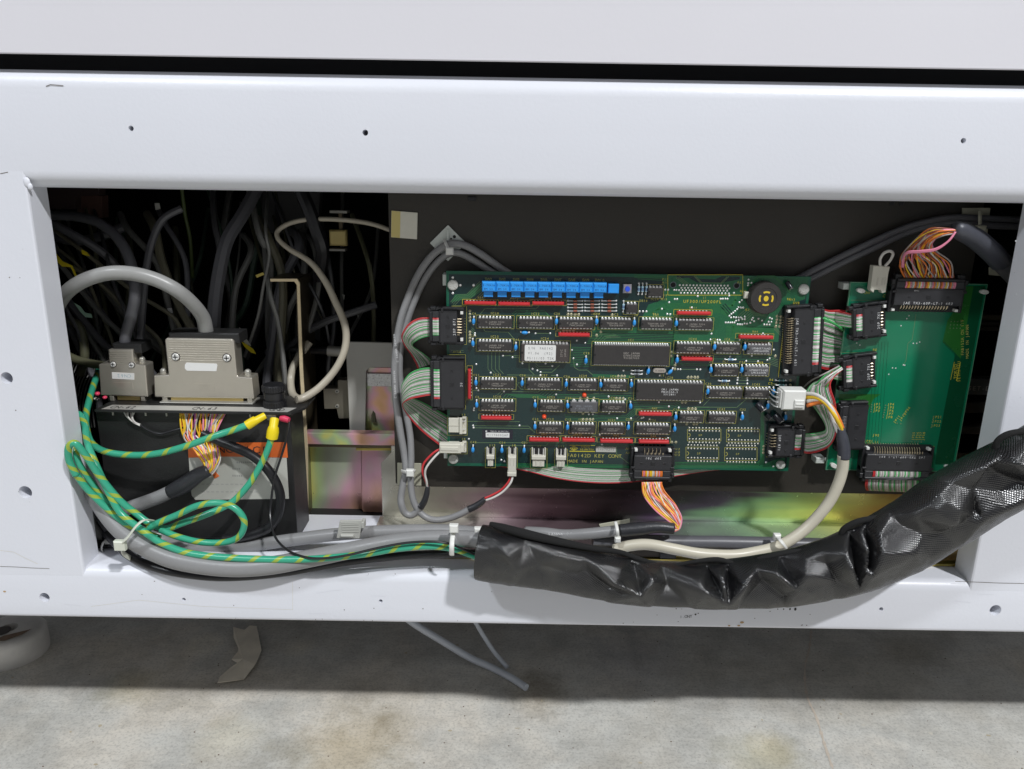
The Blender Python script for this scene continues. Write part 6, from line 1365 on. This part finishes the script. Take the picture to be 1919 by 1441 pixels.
for i, (m, u, v, r) in enumerate(((PINKT, 182, 737, 4), (PINKT, 196, 744, 3.4), (WBLK, 182, 748, 3.6), (SILVER, 178, 746, 2.4))):
    mb.dome(P(u, v, 44), r/2.6*1.3, 2, r/2.6, m, 10, 3, True)
mb.build('red_ring_terminal', bx, True)
# ================================================================== TIES, MOUNTS
def mount_sq(name, label, pts, Y, m=MOUNT, th=1.0):
    q = pxpoly(pts, Y); cxy = P(*[sum(p[i] for p in pts)/len(pts) for i in (0, 1)], Y)
    mb = MB(); mb.prism(q, Y, Y+th, m); o = mb.build(name, None, origin=cxy, bevel=.3); return tag(o, label, 'cable mount')
o = mount_sq('adhesive_pad', 'square yellowed white adhesive pad at the top left of the black plate', [(733, 394), (782, 398), (781, 448), (732, 444)], YP-1.2, IVORY)
mb = MB(); mb.prism(pxpoly([(733.5, 394.5), (750, 396), (749, 445.5), (732.5, 443.5)], YP-1.3), YP-1.3, YP-1.25, mat('yellow_glue', (.62, .52, .20), .5)); g_ = mb.build('glue_stain', None, origin=o.location*1000); g_.parent = o; g_.location = (0, 0, 0)
o = mount_sq('adhesive_pad', 'pale square adhesive pad under the thin cables at the bottom left of the black plate', [(744, 867), (789, 868), (789, 910), (744, 909)], YP-1.2)
def mount3(label, q_):
    t_ = thing('cable_mount', label, 'cable mount', P(840, 455, YP)); mb = MB(); mb.prism(pxpoly(q_, YP-1.5), YP-1.6, YP-.1, NYLON); mb.build('mount_base', t_, bevel=.3)
    a = P(839, 430, YP-2); mb = MB(); mb.box(a.x-.6, a.x+.6, YP-4, YP-1.6, P(839, 450, YP-2).z, a.z, NYLON); mb.build('mount_rib', t_)
    a = P(851, 443, YP-1.7); mb = MB(); mb.disc((a.x, YP-1.75, a.z), 1.2, DARK, 12); mb.disc((a.x-2.5, YP-1.75, a.z-1.5), .7, DARK, 8); mb.build('mount_hole', t_)
mount3('translucent diamond shaped cable mount holding the two thin cables on the black plate', [(839, 421), (873, 455), (839, 489), (805, 455)])
def tie(label, px, head, w=3, hw=6, m=PWHITE, hr=None):
    t_ = thing('cable_tie', label, 'cable tie', P(*head), 'cable ties')
    ps = path(px, 5); mb = MB(); mb.tube(ps, w, m, 8, .35); mb.build('strap', t_, 'all')
    c_ = P(*head); mb = MB(); r = hw; mb.box(c_.x-r, c_.x+r, c_.y-1.5, c_.y+2.5, c_.z-r*.95, c_.z+r*.95, m, .7); o_ = mb.build('lock_head', t_)
    return t_
tie('white cable tie on the translucent diamond mount', [(832, 448, 66), (835, 456, 60), (840, 466, 57)], (842, 470, 56), 1.2, 2.8)
tie('white cable tie round the two thin cables at the bottom left of the black plate', [(752, 882, 55), (760, 884, 50), (770, 884, 50), (777, 882, 54)], (768, 886, 50), 1.6, 3.0)
tie('large ivory cable tie round the ground wires at the lower left', [(286, 975, 0), (270, 974, -11), (255, 985, -16), (240, 1005, -18), (228, 1018, -16), (230, 1035, -6), (245, 1046, 4)], (224, 1022, -17), 1.9, 4.0, mat('ivory_tie', (.66, .68, .58), .35))
tie('pale blue white cable tie just left of the black sleeve', [(850, 990, 20), (849, 996, -8), (847, 1010, -14), (846, 1025, -18), (846, 1040, -16)], (850, 990, -14), 1.9, 3.2)
tie('small white cable tie head at the mouth of the black sleeve', [(905, 990, 4), (900, 996, 0)], (897, 996, 2), 1.5, 3.4)
tie('white cable tie round the printed grey cable', [(1153, 977, 22), (1156, 990, 14), (1157, 1000, 13), (1157, 1010, 18)], (1157, 1011, 14), 1.3, 2.2)
tie('ivory cable tie on the thick ivory cable', [(1455, 1005, 24), (1462, 1012, 12), (1470, 1022, 10), (1474, 1028, 14)], (1456, 1006, 22), 1.8, 2.6)
tie('white cable tie inside the lower left corner', [(200, 1010, 30), (192, 1018, 26), (190, 1030, 26), (200, 1038, 30)], (202, 1014, 32), 1.3, 2.4)
tie('little white tie stub below the wire loop', [(288, 1002, 30), (294, 1006, 26)], (294, 1006, 24), 1.2, 2.2)
tie('white cable tie at the upper right corner mount', [(1836, 395, 60), (1836, 408, 56), (1836, 420, 56)], (1838, 430, 56), 1.6, 3.2, MOUNT)
mount_sq('adhesive_mount', 'pale square cable mount in the upper right corner behind the dark cables', [(1803, 389), (1856, 389), (1850, 440), (1822, 440), (1820, 428), (1840, 426), (1840, 406), (1803, 406)], 68)
mount_sq('adhesive_mount', 'pale mount corner showing below the dark grey cable at the right', [(1853, 500), (1880, 500), (1878, 517), (1853, 515)], 72)
mount_sq('adhesive_mount', 'thin pale mount edge behind the printed grey cable', [(1122, 982), (1180, 972), (1180, 979), (1126, 992)], 60)
# cable clip with hooks
t = thing('cable_clip', 'pale grey plastic flat clip hooked over the grey cable', 'cable clip', P(652, 1000, 20))
mb = MB(); mb.prism(pxpoly([(636, 976), (678, 975), (673, 1009), (630, 1008)], 17), 17, 19.5, mat('clip_grey', (.48, .48, .44), .45)); mb.build('clip_plate', t, bevel=.4)
mb = MB(); a = P(638, 1006, 16); b = P(662, 1002, 16); mb.box(a.x, b.x, 15.2, 17.2, a.z, b.z, MATS['clip_grey'], .4); mb.box(P(676, 985, 17).x, P(682, 985, 17).x, 17, 24, P(676, 990, 17).z, P(676, 978, 17).z, MATS['clip_grey'], .4)
for i in range(6):
    a = P(640+i*.3-1, 980+i*3.2, 16.8); mb.box(a.x, a.x+13, 16.6, 17.1, a.z-.2, a.z+.2, MATS['clip_grey'])
mb.build('clip_hook', t)
# ================================================================== THINGS IN THE DARK LEFT BAY
cable('beige_cable', 'beige cable looping in the dark gap left of the black plate', 'cable', [(745, 436, 96), (700, 420, 100), (650, 412, 104), (590, 410, 108), (548, 416, 108), (522, 430, 104), (520, 445, 100), (540, 465, 96), (580, 490, 92), (608, 525, 90), (628, 565, 88), (645, 605, 86), (648, 640, 84), (640, 670, 80), (622, 700, 76), (595, 728, 70), (568, 745, 64), (555, 748, 60)], [4.5, 4.5, 4.5, 4.5, 4.5, 4.5, 4.5, 4.8, 5.5, 6.2, 6.8, 7, 7, 7, 7, 7, 7.4, 7.4], CBEIGE, n=12)
cable('beige_cable', 'beige cable end curving behind the vertical bracket edge', 'cable', [(560, 748, 76), (548, 738, 90), (544, 715, 104), (548, 690, 110), (562, 665, 116), (580, 640, 120)], 7, CBEIGE, n=12)
dk = [([(485, 345, 150), (455, 400, 130), (425, 450, 115), (410, 510, 105), (402, 570, 98), (398, 640, 92)], 13, CGREYD), ([(560, 350, 110), (578, 390, 108), (592, 430, 108), (604, 470, 112), (596, 520, 130)], 13, WBLK),
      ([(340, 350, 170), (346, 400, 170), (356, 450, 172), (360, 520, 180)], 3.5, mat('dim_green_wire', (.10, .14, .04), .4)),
      ([(70, 430, 150), (130, 450, 150), (180, 445, 150), (230, 425, 160)], 9, CGREYD), ([(60, 400, 130), (120, 430, 120), (200, 480, 130), (260, 560, 150)], 8, CGREYD),
      ([(340, 390, 120), (305, 410, 115), (285, 450, 110), (274, 500, 105), (268, 560, 100), (262, 640, 98)], 7, CGREYD)]
for (p_, r, m), lb_ in zip(dk, ('thickest dark cable rising behind the wide connector', 'black cable bending in front of the beige loop', 'thin green lit cable hanging from the bay ceiling', 'slate cable lying high across the far left of the bay', 'slate cable sloping down from the far left corner', 'slate cable hooking down beside the narrow connector')): cable('bay_cable', lb_, 'cable', p_, r, m, group='cables tangled in the left bay', n=8)
MID = mat('mid_grey_loom', (.14, .14, .13), .42, 0, .2, 60); OLV = mat('olive_loom', (.17, .16, .11), .42, 0, .2, 60)
for k, (x0, y0, x1, y1, rr_) in enumerate(((70, 440, 250, 650, 5), (72, 470, 300, 640, 4), (80, 500, 240, 690, 7), (70, 530, 200, 690, 5), (90, 420, 330, 600, 4), (60, 560, 180, 720, 6), (200, 540, 330, 680, 9), (90, 450, 210, 640, 3), (110, 470, 290, 700, 3.5), (240, 430, 330, 640, 6), (290, 430, 370, 640, 8), (310, 420, 350, 640, 5), (470, 470, 430, 700, 6), (500, 440, 520, 700, 8), (560, 460, 500, 720, 9), (590, 470, 545, 700, 5))):
    dx, dy = x1-x0, y1-y0; b_ = 22 if k % 2 else -14
    cable('bay_cable', 'one of the %s looms slanting down behind the connectors' % ('mid grey', 'olive', 'slate grey')[k % 3], 'cable', [(x0-15, y0-30, 140+k*2), (x0, y0, 132+k), (x0+dx*.35+b_, y0+dy*.3, 122+k), (x0+dx*.7+b_*.6, y0+dy*.7, 116+k), (x1, y1, 112+k), (x1+8, y1+60, 116+k)], rr_, (MID, OLV, CGREYD)[k % 3], group='thick looms behind the connectors', n=8)
rnd = random.Random(21)
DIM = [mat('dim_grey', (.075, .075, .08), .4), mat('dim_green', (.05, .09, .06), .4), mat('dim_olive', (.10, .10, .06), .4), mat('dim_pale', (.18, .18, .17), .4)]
for i in range(36):
    u = rnd.uniform(70, 720); v = rnd.uniform(350, 470); Y = rnd.uniform(110, 230); p_ = [(u, v-30, Y+40)]
    du = rnd.uniform(-14, 34); Yc = Y
    for k in range(5):
        u += du+rnd.uniform(-12, 12); v += rnd.uniform(45, 85); Yc += rnd.uniform(-18, 12); du += rnd.uniform(-14, 8)
        p_.append((max(60, min(700, u)), min(v, 830), max(104, Yc)))
    r_ = rnd.choice([2, 2.4, 3, 3.4, 4.5, 6]); m_ = rnd.choice(DIM)
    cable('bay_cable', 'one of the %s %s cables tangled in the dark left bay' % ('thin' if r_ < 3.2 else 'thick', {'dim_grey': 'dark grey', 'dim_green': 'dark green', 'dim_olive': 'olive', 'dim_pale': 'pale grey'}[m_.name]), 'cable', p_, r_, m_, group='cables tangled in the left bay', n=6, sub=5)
for i in range(14):
    u = 95+i*6; p_ = [(u+30, 660, 130), (u+22, 690, 120), (u+8, 720, 116), (u, 760, 120), (u+4, 800, 130)]
    cable('bay_cable', 'one of the thin pale wires fanning out beside the left post', 'cable', p_, 1.3, DIM[3], group='thin wires beside the left post', n=5, sub=4)
cable('curved_hose', 'dim olive hose bending behind the left post', 'hose', [(95, 600, 120), (125, 598, 112), (148, 612, 108), (156, 640, 106), (158, 670, 104), (150, 700, 110)], 8, DIM[2], n=10)
cable('curved_hose', 'dark hose bowing left of the narrow connector', 'hose', [(100, 640, 110), (120, 662, 104), (150, 676, 100), (190, 684, 100), (230, 690, 104)], 8, DIM[2], n=10)
cable('bay_cable', 'dim grey hose passing behind the beige cable', 'cable', [(500, 660, 150), (540, 650, 140), (575, 620, 135), (615, 600, 130), (660, 585, 130), (705, 570, 135)], 7, DIM[0], n=8)
# yellow cable flags
YELF = mat('yellow_flag', (.75, .60, .02), .5)
def flag(label, pts, Y, m=YELF, group=None):
    c_ = P(pts[0][0], pts[0][1], Y); mb = MB(); mb.prism(pxpoly(pts, Y), Y, Y+.6, m); o = mb.build('cable_flag', None, origin=c_); tag(o, label, 'cable tag', group)
flag('bright yellow cable tag beside the left post', [(95, 463), (106, 477), (116, 489), (125, 493), (134, 497), (144, 517), (140, 518), (132, 500), (116, 499), (108, 492), (100, 478)], 96)
flag('small yellow cable tag right of the larger one', [(152, 467), (162, 472), (168, 480), (153, 476)], 110)
flag('pale green cable tag under the arching grey cable', [(138, 567), (150, 574), (158, 585), (170, 588), (172, 595), (160, 594), (150, 584)], 100, mat('mint_flag', (.38, .58, .45), .5))
flag('yellow tag behind the wide connector', [(452, 640), (462, 645), (474, 654), (479, 663), (470, 660), (458, 650)], 110)
flag('white tag above the yellow one behind the wide connector', [(448, 612), (458, 630), (470, 648), (460, 644), (450, 634)], 112, LABELG)
flag('tiny white wire tag hanging near the top of the bay', [(289, 380), (298, 380), (300, 391), (291, 393)], 150, LABELG)
flag('tiny white wire tag inside the arch of the grey cable', [(313, 577), (321, 577), (323, 586), (314, 587)], 120, LABELW)
flag('small olive cable tag in the middle of the bay', [(478, 515), (492, 510), (495, 514), (481, 520)], 130, YZ)
for i in range(9):
    a_ = (rnd.uniform(100, 700), rnd.uniform(540, 660)); flag('one of the pale specks of wire tags deep in the bay', [(a_[0], a_[1]), (a_[0]+rnd.uniform(3, 7), a_[1]+2), (a_[0]+4, a_[1]+rnd.uniform(5, 12))], 190, LABELG, 'pale wire tags deep in the bay')
# latch with yellow block
t = thing('brass_latch', 'yellow brass latch block glowing in the dark bay', 'latch', P(632, 460, 150))
mb = MB(); a = P(617, 460, 150); b = P(648, 431, 150); mb.box(a.x, b.x, 150, 156, a.z, b.z, mat('brass_block', (.80, .64, .26), .4, .3), 1.2); mb.build('latch_block', t)
mb = MB(); a = P(616, 470, 149); b = P(646, 466, 149); mb.box(a.x, b.x, 149, 160, a.z, b.z, SILVER, .3); a = P(617, 399, 149); b = P(650, 394, 149); mb.box(a.x, b.x, 149, 160, a.z, b.z, SILVER, .3); a = P(635, 430, 156); b = P(640, 395, 156); mb.box(a.x, b.x, 156, 158, a.z, b.z, BRACK); mb.build('latch_bar', t)
# dim panels
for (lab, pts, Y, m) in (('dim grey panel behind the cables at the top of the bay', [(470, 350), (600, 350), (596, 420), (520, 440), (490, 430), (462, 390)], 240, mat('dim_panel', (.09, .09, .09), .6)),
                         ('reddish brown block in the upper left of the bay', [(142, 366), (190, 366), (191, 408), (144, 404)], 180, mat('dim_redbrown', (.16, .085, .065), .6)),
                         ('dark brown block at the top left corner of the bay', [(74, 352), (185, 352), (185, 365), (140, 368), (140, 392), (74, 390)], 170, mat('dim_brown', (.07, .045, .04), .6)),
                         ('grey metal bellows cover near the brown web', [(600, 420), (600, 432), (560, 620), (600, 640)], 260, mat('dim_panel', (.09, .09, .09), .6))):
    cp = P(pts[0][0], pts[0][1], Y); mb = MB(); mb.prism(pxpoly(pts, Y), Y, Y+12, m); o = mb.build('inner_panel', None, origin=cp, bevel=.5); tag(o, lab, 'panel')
# connector seen between bracket and grey plate
t = thing('small_connector', 'dim nickel connector with two screws left of the grey bracket', 'connector', P(630, 760, 135))
mb = MB(); q = pxpoly([(605, 728), (632, 728), (632, 712), (655, 712), (658, 784), (634, 784), (630, 766), (607, 766)], 135); mb.prism(q, 135, 147, mat('dull_nickel', (.24, .22, .18), .45, .6, .1, 80)); mb.build('hood', t, bevel=.5)
for v in (733, 761):
    c = P(631, v, 134); mb = MB(); mb.cyl((c.x, 135.2, c.z), (c.x, 133.6, c.z), 1.9, 1.6, SILVER, 12); mb.disc((c.x, 133.5, c.z), .8, INK, 8); mb.build('screw', t, True)
t = thing('coax_barrel', 'metal barrel connector poking out left of the grey bracket', 'connector', P(630, 657, 136))
mb = MB(); mb.cyl(P(614, 657, 136), P(646, 659, 136), 4.6, 4.6, SILVER, 18); mb.cyl(P(640, 659, 136), P(648, 659, 136), 6.0, 6.0, SILVER, 18); mb.build('barrel', t, True); mb = MB(); mb.cyl(P(545, 655, 138), P(616, 657, 136), 3.4, 3.4, WBLK, 14); mb.build('boot', t, True)
# metal bars behind the green board at the right
t = thing('rear_rack', 'dim dark rack bars seen at the right of the green board', 'rack', P(1830, 740, 110))
for (v0, v1, m) in ((590, 598, BRACK), (603, 608, DIRT), (612, 618, DIRT), (710, 738, mat('rack_grey', (.10, .10, .10), .5, .2)), (755, 772, DIRT), (800, 812, DIRT), (850, 862, BRACK)):
    a = P(1745, v1, 112); b = P(1905, v0, 112); mb = MB(); mb.box(a.x, b.x, 112, 122, a.z, b.z, m, .5); mb.build('rack_bar', t)
mb = MB(); mb.text('(SET-D)', P(1834, 727, 111.6), 5.5, MARK, .7); mb.build('rack_text', t)
mb = MB(); a = P(1500, 1048, 60); mb.box(P(1180, 1040, 26).x, P(1250, 1040, 26).x, 26, 30, LEDGE+3, LEDGE+9, DIRT, .4); mb.box(P(1236, 1040, 26).x, P(1266, 1040, 26).x, 24, 25.5, LEDGE+3, LEDGE+8, WBLK, .4); mb.build('flange_stop', tray)
mb = MB(); mb.box(P(215, 1050, 60).x, P(262, 1050, 60).x, 30, 70, LEDGE+.6, LEDGE+4, WBLK, .5); o = mb.build('rubber_strip', None, origin=P(240, 1050, 50)); tag(o, 'black rubber strip on the ledge in the lower left corner', 'rubber strip')
